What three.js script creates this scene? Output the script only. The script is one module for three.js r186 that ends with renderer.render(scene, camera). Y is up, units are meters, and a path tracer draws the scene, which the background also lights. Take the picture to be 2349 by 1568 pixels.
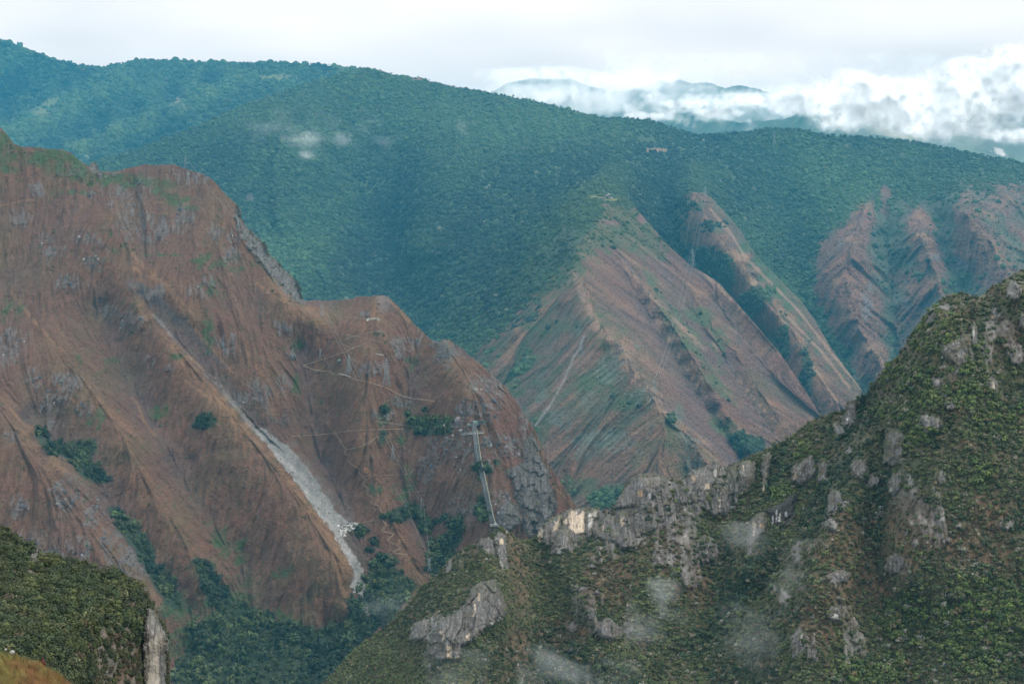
import * as THREE from 'three';
import { mergeGeometries } from 'three/addons/utils/BufferGeometryUtils.js';

// ------------------------------------------------------------------ camera, sky, sun, air, exposure
const PW = 2349, PH = 1568, FOV = 27, PITCH = -6.3;
const scene = new THREE.Scene();
const camera = new THREE.PerspectiveCamera(FOV, PW / PH, 1, 90000);
camera.rotation.set(PITCH * Math.PI / 180, 0, 0);
const renderer = new THREE.WebGLRenderer({ antialias: true });
renderer.toneMapping = THREE.LinearToneMapping;
renderer.toneMappingExposure = 1.3;
renderer.shadowMap.enabled = true;

const SUN_DIR = new THREE.Vector3(0.62, 0.70, 0.18).normalize();
const sun = new THREE.DirectionalLight(new THREE.Color(1.0, 0.93, 0.82), 1.5);
sun.position.copy(SUN_DIR).multiplyScalar(5000).add(new THREE.Vector3(0, 0, -2500));
sun.target.position.set(0, 0, -2500);
sun.castShadow = true;
sun.shadow.radius = 24;
Object.assign(sun.shadow.camera, { left: -4000, right: 4000, top: 4000, bottom: -4000, near: 10, far: 12000 });
scene.add(sun, sun.target);

scene.fog = new THREE.FogExp2(new THREE.Color(0.10, 0.60, 0.95), 4.05e-5);

// ------------------------------------------------------------------ random numbers and noise
let seed = 12345;
const rnd = () => { seed = (seed + 0x6d2b79f5) | 0; let t = Math.imul(seed ^ (seed >>> 15), 1 | seed); t = (t + Math.imul(t ^ (t >>> 7), 61 | t)) ^ t; return ((t ^ (t >>> 14)) >>> 0) / 4294967296; };
const rr = (a, b) => a + (b - a) * rnd();
const hash2 = (x, y) => { let h = Math.imul(x | 0, 374761393) + Math.imul(y | 0, 668265263); h = Math.imul(h ^ (h >>> 13), 1274126177); return ((h ^ (h >>> 16)) >>> 0) / 4294967296; };
const clamp = (x, a = 0, b = 1) => x < a ? a : x > b ? b : x;
const lerp = (a, b, t) => a + (b - a) * t;
const sst = (a, b, x) => { const t = clamp((x - a) / (b - a)); return t * t * (3 - 2 * t); };
function vn(x, y) {                                    // value noise, -1 .. 1
  const ix = Math.floor(x), iy = Math.floor(y), fx = x - ix, fy = y - iy, u = fx * fx * (3 - 2 * fx), v = fy * fy * (3 - 2 * fy);
  const a = hash2(ix, iy), b = hash2(ix + 1, iy), c = hash2(ix, iy + 1), d = hash2(ix + 1, iy + 1);
  return (a + (b - a) * u + (c - a) * v + (a - b - c + d) * u * v) * 2 - 1;
}
function fbm(x, y, o = 4) { let s = 0, a = 0.5, n = 0; for (let i = 0; i < o; i++) { s += a * vn(x, y); n += a; a *= 0.5; const t = x * 1.6 - y * 1.2 + 17.3; y = x * 1.2 + y * 1.6 - 9.1; x = t; } return s / n; }
const ridged = (x, y, o = 3) => { let s = 0, a = 0.5, n = 0; for (let i = 0; i < o; i++) { s += a * (1 - 2 * Math.abs(vn(x, y))); n += a; a *= 0.5; x = x * 2.03 + 7.7; y = y * 2.03 - 3.1; } return s / n; };

// ------------------------------------------------------------------ sky: bright broken overcast
{
  const w = 1024, h = 512, data = new Float32Array(w * h * 4);
  for (let j = 0; j < h; j++) {
    const up = ((j + 0.5) / h - 0.5) * Math.PI, y = Math.sin(up), c = Math.cos(up);
    for (let i = 0; i < w; i++) {
      const a = ((i + 0.5) / w - 0.5) * 2 * Math.PI, x = Math.cos(a) * c, z = Math.sin(a) * c, k = 1 / (Math.max(y, 0) + 0.16);
      const big = fbm(x * k * 0.9 + 3, z * k * 0.9 + 8, 5), low = fbm(a * 7 + 5, up * 38, 4);
      let b = 1.04 + 0.25 * sst(0.05, 0.9, y) + 0.14 * big + 0.20 * low * (1 - sst(0.1, 0.4, y));
      const s = Math.max(0, x * SUN_DIR.x + y * SUN_DIR.y + z * SUN_DIR.z);
      b += 0.45 * Math.pow(s, 5);
      const g = clamp(0.5 - 1.6 * (b - 1.0), 0, 1) * 0.10, o = (j * w + i) * 4;      // thinner cloud shows a little blue
      const lo = 1 - sst(0.0, 0.30, y); data[o] = b * (1 + 0.27 * lo) * (1 - g * 1.25); data[o + 1] = b * (1 + 0.0 * lo) * (1 - g * 0.42); data[o + 2] = b * (1 - 0.12 * lo); data[o + 3] = 1;
    }
  }
  const t = new THREE.DataTexture(data, w, h, THREE.RGBAFormat, THREE.FloatType);
  t.mapping = THREE.EquirectangularReflectionMapping; t.magFilter = THREE.LinearFilter; t.needsUpdate = true;
  scene.background = t; scene.environment = t;
}

// ------------------------------------------------------------------ survey: a sighting (x, y) on the 2349 x 1568 plate and a distance give a point
const F = PH / 2 / Math.tan(FOV * Math.PI / 360), CP = Math.cos(PITCH * Math.PI / 180), SP = Math.sin(PITCH * Math.PI / 180);
function at(px, py, d, out = new THREE.Vector3()) {
  const x = (px - PW / 2) / F, y = (PH / 2 - py) / F, ry = y * CP + SP, rz = CP - y * SP;   // forward is -z
  return out.set(x / rz * d, ry / rz * d, -d);
}
const names = new Set();
function numbered(n) { if (!names.has(n)) { names.add(n); return n; } let k = 1; while (names.has(n + '_' + String(k).padStart(3, '0'))) k++; const r = n + '_' + String(k).padStart(3, '0'); names.add(r); return r; }
function tag(o, name, label, category, kind, group) {
  o.name = numbered(name); o.userData = { label, category };
  if (kind) o.userData.kind = kind;
  if (group) o.userData.group = group;
  o.traverse((m) => { if (m.isMesh) { m.castShadow = true; m.receiveShadow = true; } });
  scene.add(o); return o;
}
const part = (name, g, m, parent) => { const o = new THREE.Mesh(g, m); o.name = name; parent.add(o); return o; };
const std = (r, g, b, rough = 0.95, extra = {}) => new THREE.MeshStandardMaterial({ color: new THREE.Color().setRGB(r, g, b), roughness: rough, metalness: 0, ...extra });
const vcol = (rough = 0.97, extra = {}) => new THREE.MeshStandardMaterial({ color: 0xffffff, vertexColors: true, roughness: rough, ...extra });
const EARTH = vcol();

// ------------------------------------------------------------------ terrain builder
function polyY(pl, x) { if (typeof pl === 'number') return pl; if (x <= pl[0][0]) return pl[0][1]; for (let i = 1; i < pl.length; i++) if (x <= pl[i][0]) { const a = pl[i - 1], b = pl[i]; return lerp(a[1], b[1], (x - a[0]) / (b[0] - a[0])); } return pl[pl.length - 1][1]; }
function surveyed(lines, spacing = 55) {                  // break lines -> smooth depth with creases along the lines (linear radial basis)
  const pts = [];
  for (const l of lines) for (let i = 0; i < l.length; i++) {
    pts.push(l[i]);
    if (i + 1 < l.length) { const a = l[i], b = l[i + 1], n = Math.floor(Math.hypot(a[0] - b[0], a[1] - b[1]) / spacing); for (let k = 1; k <= n; k++) { const t = k / (n + 1); pts.push([lerp(a[0], b[0], t), lerp(a[1], b[1], t), lerp(a[2], b[2], t)]); } }
  }
  const n = pts.length, N = n + 3, A = Array.from({ length: N }, () => new Float64Array(N + 1));
  for (let i = 0; i < n; i++) {
    for (let j = 0; j < n; j++) A[i][j] = -Math.hypot(pts[i][0] - pts[j][0], pts[i][1] - pts[j][1]) / 1000;
    A[i][i] -= 0.004;
    A[i][n] = A[n][i] = 1; A[i][n + 1] = A[n + 1][i] = pts[i][0] / 1000; A[i][n + 2] = A[n + 2][i] = pts[i][1] / 1000; A[i][N] = pts[i][2];
  }
  for (let c = 0; c < N; c++) {
    let p = c; for (let r = c + 1; r < N; r++) if (Math.abs(A[r][c]) > Math.abs(A[p][c])) p = r;
    [A[c], A[p]] = [A[p], A[c]];
    for (let r = c + 1; r < N; r++) { const f = A[r][c] / A[c][c]; if (f) for (let k = c; k <= N; k++) A[r][k] -= f * A[c][k]; }
  }
  const w = new Float64Array(N);
  for (let r = N - 1; r >= 0; r--) { let s = A[r][N]; for (let k = r + 1; k < N; k++) s -= A[r][k] * w[k]; w[r] = s / A[r][r]; }
  return (x, y) => { let s = w[n] + w[n + 1] * x / 1000 + w[n + 2] * y / 1000; for (let i = 0; i < n; i++) s -= w[i] * Math.hypot(x - pts[i][0], y - pts[i][1]) / 1000; return s; };
}
function normalise(a) { let m = 0, s = 0; for (const v of a) m += v; m /= a.length; for (const v of a) s += (v - m) ** 2; s = Math.sqrt(s / a.length) || 1; for (let i = 0; i < a.length; i++) a[i] = (a[i] - m) / s; return a; }

class Terrain {
  constructor(o) {
    Object.assign(this, o);
    const { x0, x1, step } = o;
    this.nx = Math.round((x1 - x0) / step) + 1;
    let hmax = 0;
    for (let x = x0; x <= x1; x += 10) hmax = Math.max(hmax, polyY(o.bot, x) - polyY(o.top, x));
    this.ny = Math.round(hmax / step) + 1;
    const { nx, ny } = this;
    this.tops = new Float32Array(nx); this.bots = new Float32Array(nx); this.xs = new Float32Array(nx);
    let ylo = 1e9, yhi = -1e9;
    for (let i = 0; i < nx; i++) {
      const x = this.xs[i] = lerp(x0, x1, i / (nx - 1));
      this.tops[i] = polyY(o.top, x) + (o.rough ?? 2) * (fbm(x * 0.045, 3.3, 4) + 0.5 * vn(x * 0.3, 9.1)); this.bots[i] = polyY(o.bot, x);
      ylo = Math.min(ylo, this.tops[i]); yhi = Math.max(yhi, this.bots[i]);
    }
    const depth = surveyed(o.lines, o.spacing), v = new THREE.Vector3();
    // survey lattice: depth, fall line and curvature
    const cs = o.cell ?? 8, cx = Math.ceil((x1 - x0) / cs) + 2, cy = Math.ceil((yhi - ylo) / cs) + 2, cd = new Float32Array(cx * cy), P = new Float32Array(cx * cy * 3);
    for (let j = 0; j < cy; j++) for (let i = 0; i < cx; i++) { const x = x0 + i * cs, y = ylo + j * cs, d = depth(x, y); cd[j * cx + i] = d; at(x, y, d, v).toArray(P, (j * cx + i) * 3); }
    const fu = new Float32Array(cx * cy), fv = new Float32Array(cx * cy), cv = new Float32Array(cx * cy), R = o.curveR ?? 2;
    for (let j = 0; j < cy; j++) for (let i = 0; i < cx; i++) {
      const i0 = Math.max(0, i - 1), i1 = Math.min(cx - 1, i + 1), j0 = Math.max(0, j - 1), j1 = Math.min(cy - 1, j + 1), U = [0, 1, 2].map((c) => (P[(j * cx + i1) * 3 + c] - P[(j * cx + i0) * 3 + c]) / (i1 - i0)), V = [0, 1, 2].map((c) => (P[(j1 * cx + i) * 3 + c] - P[(j0 * cx + i) * 3 + c]) / (j1 - j0));
      const E = U[0] ** 2 + U[1] ** 2 + U[2] ** 2, G = V[0] ** 2 + V[1] ** 2 + V[2] ** 2, H = U[0] * V[0] + U[1] * V[1] + U[2] * V[2], det = E * G - H * H + 1e-9;
      const a = -(G * U[1] - H * V[1]) / det, b = -(E * V[1] - H * U[1]) / det, m = Math.max(Math.abs(a), Math.abs(b)) || 1;
      fu[j * cx + i] = a / m; fv[j * cx + i] = b / m;
      let s = 0, n = 0; for (const [di, dj] of [[R, 0], [-R, 0], [0, R], [0, -R], [R, R], [-R, R], [R, -R], [-R, -R]]) { const ii = i + di, jj = j + dj; if (ii >= 0 && ii < cx && jj >= 0 && jj < cy) { s += cd[jj * cx + ii]; n++; } }
      cv[j * cx + i] = n === 8 ? s / n - cd[j * cx + i] : 0;
    }
    normalise(cv);
    const bil = (arr, w, h, fi, fj) => { const a = clamp(Math.floor(fi), 0, w - 2), b = clamp(Math.floor(fj), 0, h - 2), s = fi - a, t = fj - b, k = b * w + a; return (arr[k] * (1 - s) + arr[k + 1] * s) * (1 - t) + (arr[k + w] * (1 - s) + arr[k + w + 1] * s) * t; };
    // streaks that follow the fall line, on a finer lattice
    const lx = Math.ceil((x1 - x0) / step) + 1, ly = Math.ceil((yhi - ylo) / step) + 1, LN = lx * ly, FU = new Float32Array(LN), FV = new Float32Array(LN);
    for (let j = 0; j < ly; j++) for (let i = 0; i < lx; i++) { const k = j * lx + i, a = i * step / cs, b = j * step / cs; FU[k] = bil(fu, cx, cy, a, b); FV[k] = bil(fv, cx, cy, a, b); }
    const streak = (wave, len, sd) => {
      const src = new Float32Array(LN), out = new Float32Array(LN);
      for (let j = 0; j < ly; j++) for (let i = 0; i < lx; i++) src[j * lx + i] = wave <= 1 ? hash2(i + sd, j - sd) : vn(i / wave + sd, j / wave) + 0.5 * vn(i / wave * 2.1, j / wave * 2.1 + sd);
      const st = Math.max(1, wave / 3);
      for (let j = 0; j < ly; j++) for (let i = 0; i < lx; i++) {
        let s = src[j * lx + i], n = 1;
        for (const dir of [1, -1]) {
          let x = i, y = j;
          for (let q = 0; q < len; q++) { const k = Math.round(y) * lx + Math.round(x); x += FU[k] * dir * st; y += FV[k] * dir * st; if (x < 0 || y < 0 || x > lx - 1 || y > ly - 1) break; s += src[Math.round(y) * lx + Math.round(x)]; n++; }
        }
        out[j * lx + i] = s / n;
      }
      return normalise(out);
    };
    const q = step / 2.3, L1 = streak(1.5 / q, o.len1 ?? 7, 11), L2 = streak(4.5 / q, o.len2 ?? 14, 37), L3 = streak(14 / q, o.len3 ?? 12, 71), N = nx * ny;
    const D = this.D = new Float32Array(N), CV = this.CV = new Float32Array(N), S1 = this.S1 = new Float32Array(N), S2 = this.S2 = new Float32Array(N), S3 = this.S3 = new Float32Array(N);
    const [a1, a2, a3, af] = o.amp, ws = o.wave ?? 0.02, pos = this.pos = new Float32Array(N * 3);
    for (let j = 0; j < ny; j++) for (let i = 0; i < nx; i++) {
      const k = j * nx + i, x = this.xs[i], t = j / (ny - 1), y = lerp(this.tops[i], this.bots[i], t), ca = (x - x0) / cs, cb = (y - ylo) / cs, la = (x - x0) / step, lb = (y - ylo) / step, lk = Math.min(ly - 1, Math.round(lb)) * lx + Math.min(lx - 1, Math.round(la));
      D[k] = bil(cd, cx, cy, ca, cb); CV[k] = clamp(bil(cv, cx, cy, ca, cb), -3, 3); S1[k] = L1[lk]; S2[k] = bil(L2, lx, ly, la, lb); S3[k] = bil(L3, lx, ly, la, lb);
      at(x, y, D[k], v);
      const edge = sst(0, 0.03, t);
      let z = edge * (a1 * S1[k] + a2 * (1 - Math.abs(S2[k])) + a3 * (0.6 - Math.abs(S3[k]))) + af * fbm(v.x * ws, (v.y - v.z * 0.3) * ws, 4) + 0.25 * Math.min(af, 3) * hash2(i, j);
      if (o.disp) z += o.disp(x, y, v, k, this);
      D[k] -= z;
      at(x, y, D[k], v).toArray(pos, k * 3);
    }
    this.build();
  }
  index(px, py) { const fi = clamp((px - this.x0) / (this.x1 - this.x0), 0, 1) * (this.nx - 1), i = Math.min(Math.floor(fi), this.nx - 2), s = fi - i, a = lerp(this.tops[i], this.tops[i + 1], s), b = lerp(this.bots[i], this.bots[i + 1], s); return [fi, clamp((py - a) / (b - a), 0, 1) * (this.ny - 1), py >= a]; }
  depth(px, py) { const [fi, fj] = this.index(px, py), i = Math.min(Math.floor(fi), this.nx - 2), j = Math.min(Math.floor(fj), this.ny - 2), s = fi - i, t = fj - j, k = j * this.nx + i, D = this.D; return lerp(lerp(D[k], D[k + 1], s), lerp(D[k + this.nx], D[k + this.nx + 1], s), t); }
  point(px, py, lift = 0) { return at(px, py, this.depth(px, py) - lift); }
  near(px, py, arr) { const [fi, fj] = this.index(px, py); return arr[Math.round(fj) * this.nx + Math.round(fi)]; }
  build() {
    const { nx, ny, pos } = this, BACK = 10, rows = ny + BACK, P = new Float32Array(nx * rows * 3), C = new Float32Array(nx * rows * 3), idx = new Uint32Array((nx - 1) * (rows - 1) * 6), rgb = [0, 0, 0];
    for (let b = 0; b < BACK; b++) for (let i = 0; i < nx; i++) {       // the far side falls away behind the crest
      const s = (BACK - b) / BACK, far = this.backD ?? 500, e = s * s * 0.6 + s * 0.4, k = (b * nx + i) * 3;
      P[k] = pos[i * 3] * (1 + far * e / -pos[i * 3 + 2]); P[k + 1] = pos[i * 3 + 1] - far * e * 0.75; P[k + 2] = pos[i * 3 + 2] - far * e;
    }
    P.set(pos, BACK * nx * 3);
    const v = new THREE.Vector3();
    for (let j = 0; j < rows; j++) for (let i = 0; i < nx; i++) {
      const jj = Math.max(0, j - BACK), k = jj * nx + i, y = lerp(this.tops[i], this.bots[i], jj / (ny - 1));
      v.fromArray(pos, k * 3); this.paint(this.xs[i], y, v, k, this, rgb); C.set(rgb, (j * nx + i) * 3);
    }
    let q = 0;
    for (let j = 0; j < rows - 1; j++) for (let i = 0; i < nx - 1; i++) { const a = j * nx + i, b = a + 1, c = a + nx, d = c + 1; idx[q++] = a; idx[q++] = c; idx[q++] = b; idx[q++] = b; idx[q++] = c; idx[q++] = d; }
    const g = new THREE.BufferGeometry();
    g.setAttribute('position', new THREE.BufferAttribute(P, 3)); g.setAttribute('color', new THREE.BufferAttribute(C, 3)); g.setIndex(new THREE.BufferAttribute(idx, 1)); g.computeVertexNormals();
    this.col = C.subarray(BACK * nx * 3);
    this.mesh = tag(new THREE.Mesh(g, EARTH), this.name, this.label, this.category ?? 'mountain', 'structure');
  }
}
// regions: ellipses [cx, cy, rx, ry] and outlines [[x, y], ...]; value 0..1 with a ragged border
function region(list, soft = 4) {
  const rs = list.map((r) => {
    if (typeof r[0] === 'number') return { e: r, b: [r[0] - r[2] * 1.5 - 6, r[1] - r[3] * 1.5 - 6, r[0] + r[2] * 1.5 + 6, r[1] + r[3] * 1.5 + 6], m: Math.min(r[2], r[3]) };
    const xs = r.map((p) => p[0]), ys = r.map((p) => p[1]);
    return { p: r, b: [Math.min(...xs) - 15, Math.min(...ys) - 15, Math.max(...xs) + 15, Math.max(...ys) + 15] };
  });
  return (x, y, n = 0, amp = 8) => {
    let best = 0;
    for (const r of rs) {
      if (x < r.b[0] || y < r.b[1] || x > r.b[2] || y > r.b[3]) continue;
      let d;
      if (r.e) d = (1 - Math.hypot((x - r.e[0]) / r.e[2], (y - r.e[1]) / r.e[3])) * r.m + n * Math.min(amp, r.m * 0.8);
      else {
        let inside = false, dd = 1e9; const p = r.p;
        for (let i = 0, j = p.length - 1; i < p.length; j = i++) {
          const [x1, y1] = p[i], [x2, y2] = p[j];
          if ((y1 > y) !== (y2 > y) && x < (x2 - x1) * (y - y1) / (y2 - y1) + x1) inside = !inside;
          const ex = x2 - x1, ey = y2 - y1, t = clamp(((x - x1) * ex + (y - y1) * ey) / (ex * ex + ey * ey + 1e-9)); dd = Math.min(dd, (x - x1 - t * ex) ** 2 + (y - y1 - t * ey) ** 2);
        }
        d = (inside ? 1 : -1) * Math.sqrt(dd) + n * amp;
      }
      const s = r.e ? Math.min(soft, r.m * 0.4) : soft, w = sst(-s, s, d); if (w > best) best = w;
    }
    return best;
  };
}
function strip(lines) {                                   // distance to polylines -> 0..1 within the half width
  const segs = []; for (const [w, l] of lines) for (let i = 1; i < l.length; i++) segs.push([...l[i - 1], ...l[i], w]);
  return (x, y, n = 0) => { let best = 0; for (const [x1, y1, x2, y2, w] of segs) { const m = w * 2.5; if (x < Math.min(x1, x2) - m || x > Math.max(x1, x2) + m || y < Math.min(y1, y2) - m || y > Math.max(y1, y2) + m) continue; const ex = x2 - x1, ey = y2 - y1, t = clamp(((x - x1) * ex + (y - y1) * ey) / (ex * ex + ey * ey)), d = Math.hypot(x - x1 - t * ex, y - y1 - t * ey); best = Math.max(best, 1 - sst(w * 0.6, w * 1.5, d + n * w * 0.6)); } return best; };
}
const mix = (o, c, t) => { o[0] += (c[0] - o[0]) * t; o[1] += (c[1] - o[1]) * t; o[2] += (c[2] - o[2]) * t; };
const mul = (o, k) => { o[0] *= k; o[1] *= k; o[2] *= k; };
const K = {
  brown: [0.134, 0.066, 0.039], red: [0.146, 0.059, 0.041], ochre: [0.235, 0.132, 0.066], tan: [0.182, 0.105, 0.055], olive: [0.092, 0.083, 0.036], green: [0.048, 0.085, 0.028], dark: [0.020, 0.043, 0.018],
  rock: [0.105, 0.105, 0.108], rockd: [0.042, 0.044, 0.048], rockp: [0.30, 0.29, 0.275], cream: [0.50, 0.42, 0.32], scree: [0.30, 0.292, 0.28], violet: [0.098, 0.061, 0.052], forest: [0.030, 0.058, 0.026],
};

// ------------------------------------------------------------------ ground sheet far below everything
{
  const g = new THREE.PlaneGeometry(24000, 24000, 8, 8); g.rotateX(-Math.PI / 2);
  const m = new THREE.Mesh(g, std(0.035, 0.06, 0.03)); m.position.set(0, -1300, -7000);
  tag(m, 'ground', 'dark green valley ground far below the mountains', 'ground', 'structure');
}

// ------------------------------------------------------------------ far ranges in the haze
const farPaint = (c, c2) => (x, y, v, k, T, o) => { o[0] = c[0]; o[1] = c[1]; o[2] = c[2]; mix(o, c2, clamp(0.5 + 0.4 * T.S2[k])); mul(o, 1 + 0.12 * T.S1[k]); };
new Terrain({
  name: 'mountain', label: 'farthest pale blue mountain range fading into cloud on the horizon', x0: 1120, x1: 2560, step: 5, rough: 3, bot: 420, backD: 3000, amp: [8, 40, 90, 90], wave: 0.0004, spacing: 120,
  top: [[1120, 215], [1165, 190], [1220, 178], [1310, 182], [1360, 200], [1430, 210], [1466, 199], [1512, 183], [1536, 187], [1560, 182], [1590, 190], [1625, 189], [1660, 202], [1696, 195], [1740, 205], [1790, 218], [1880, 224], [2000, 230], [2160, 238], [2350, 240], [2560, 250]],
  lines: [[[1120, 180, 15500], [2560, 220, 15000]], [[1120, 420, 13500], [2560, 420, 13000]], [[1512, 183, 15200], [1580, 300, 13700]], [[1700, 195, 15200], [1720, 300, 13900]]],
  paint: farPaint([0.05, 0.07, 0.05], [0.09, 0.10, 0.06]),
});
new Terrain({
  name: 'mountain', label: 'blue hazy mountain with pale scars rising through cloud at upper right', x0: 1480, x1: 2560, step: 4, rough: 3, bot: 430, backD: 2500, amp: [5, 25, 60, 70], wave: 0.0007, spacing: 100,
  top: [[1480, 300], [1560, 262], [1640, 268], [1700, 282], [1800, 272], [1880, 235], [1925, 216], [1945, 222], [1990, 262], [2060, 290], [2130, 270], [2180, 238], [2212, 226], [2240, 232], [2270, 252], [2320, 262], [2400, 280], [2560, 290]],
  lines: [[[1480, 290, 12400], [1925, 216, 12300], [2212, 226, 11800], [2560, 280, 11400]], [[1480, 430, 10600], [2560, 430, 9500]], [[2212, 226, 11800], [2290, 330, 10700], [2340, 400, 9800]], [[2250, 300, 11300], [2160, 400, 10200]]],
  paint: (() => { const scar = region([[[2278, 335], [2300, 342], [2316, 372], [2322, 384], [2306, 376], [2286, 352]], [2272, 352, 4, 7], [2235, 350, 3, 8]], 2), hill = region([[2060, 290, 60, 40], [1500, 350, 30, 16]], 20); return (x, y, v, k, T, o) => { farPaint([0.035, 0.06, 0.035], [0.06, 0.085, 0.04])(x, y, v, k, T, o); const n = fbm(x * 0.05, y * 0.05, 3); mix(o, [0.30, 0.27, 0.15], 0.7 * hill(x, y, n, 10)); mix(o, [0.5, 0.45, 0.40], scar(x, y, n, 2)); }; })(),
});
new Terrain({
  name: 'hill', label: 'low dark teal ridge behind the forested skyline at right', category: 'hill', x0: 1900, x1: 2560, step: 4, rough: 2, bot: 470, backD: 900, amp: [3, 12, 40, 30], wave: 0.002, spacing: 100,
  top: [[1900, 345], [1945, 313], [2000, 307], [2060, 315], [2120, 330], [2160, 333], [2190, 328], [2230, 335], [2270, 347], [2349, 370], [2560, 420]],
  lines: [[[1900, 330, 10500], [2560, 400, 9800]], [[1900, 470, 9300], [2560, 470, 8700]]],
  paint: farPaint([0.028, 0.055, 0.03], [0.045, 0.08, 0.03]),
});

// ------------------------------------------------------------------ forested mountains
const greenPaint = (extra) => (x, y, v, k, T, o) => {
  o[0] = K.forest[0]; o[1] = K.forest[1]; o[2] = K.forest[2];
  mix(o, K.green, clamp(0.3 + 0.3 * T.S3[k] + 0.5 * fbm(v.x * 0.002, v.y * 0.003, 3)));
  mul(o, 0.72 + 0.16 * T.S1[k]);
  extra?.(x, y, v, k, T, o);
};
const B1 = new Terrain({
  name: 'mountain', label: 'bluish forested ridge along the upper left skyline', x0: -120, x1: 1130, step: 4, rough: 2.5, bot: 560, backD: 2500, amp: [1, 10, 40, 60], wave: 0.0016, spacing: 90,
  top: [[-120, 60], [0, 89], [60, 111], [120, 136], [180, 149], [240, 153], [262, 147], [290, 143], [330, 136], [380, 138], [420, 137], [440, 143], [500, 140], [560, 145], [620, 140], [680, 147], [760, 150], [840, 160], [900, 176], [1000, 200], [1130, 240]],
  lines: [[[-120, 60, 10892], [0, 88, 10778], [240, 152, 10551], [330, 136, 10551], [620, 140, 10211], [840, 160, 9530], [1130, 240, 9303]], [[330, 136, 10551], [230, 215, 9871], [90, 275, 9417], [0, 310, 9190]], [[240, 152, 10551], [150, 200, 10495], [20, 260, 10211]], [[620, 140, 10211], [480, 210, 9417], [330, 270, 8963], [180, 330, 8509], [60, 390, 8282]], [[560, 150, 10211], [400, 225, 9757], [240, 290, 9417], [120, 340, 8963]], [[760, 150, 10097], [640, 205, 9473], [480, 270, 9020], [300, 340, 8736]], [[-120, 560, 7601], [500, 560, 7374], [1130, 560, 7374]]],
  paint: greenPaint((() => { const meadow = region([[[55, 262], [90, 240], [140, 225], [120, 262], [75, 280]], [640, 178, 40, 7], [90, 190, 20, 14], [310, 150, 26, 9], [520, 185, 20, 5]], 8), scar = region([[404, 228, 10, 8], [418, 248, 6, 14], [420, 205, 4, 5]], 3); return (x, y, v, k, T, o) => { const n = fbm(v.x * 0.008, v.y * 0.008, 3); mix(o, [0.15, 0.16, 0.06], 0.6 * meadow(x, y, n, 10)); mix(o, [0.22, 0.15, 0.12], 0.6 * scar(x, y, n, 4)); }; })()),
});
const brownF = region([
  [[1875, 560], [1900, 545], [1945, 500], [1968, 470], [2000, 462], [2010, 500], [2000, 560], [2010, 620], [2030, 700], [2040, 800], [2035, 880], [1960, 860], [1935, 800], [1900, 735], [1862, 660], [1872, 600]],
  [[2160, 500], [2200, 480], [2225, 485], [2250, 530], [2290, 600], [2350, 650], [2450, 700], [2450, 760], [2250, 640], [2190, 580]],
  [[2050, 720], [2080, 680], [2110, 640], [2140, 690], [2180, 700], [2220, 690], [2260, 720], [2220, 780], [2080, 840], [2040, 800]],
  [[2085, 500], [2120, 470], [2130, 500], [2150, 560], [2160, 610], [2130, 600], [2100, 560]], [[2280, 470], [2320, 480], [2400, 560], [2400, 620], [2330, 570], [2300, 520]],
  [2030, 470, 14, 40],
], 14);
const fZone = region([[[1868, 600], [1900, 540], [1950, 490], [1975, 462], [2020, 470], [2100, 462], [2200, 430], [2349, 415], [2560, 415], [2560, 980], [2040, 960], [1960, 870], [1905, 745], [1866, 665]]], 26);
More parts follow.
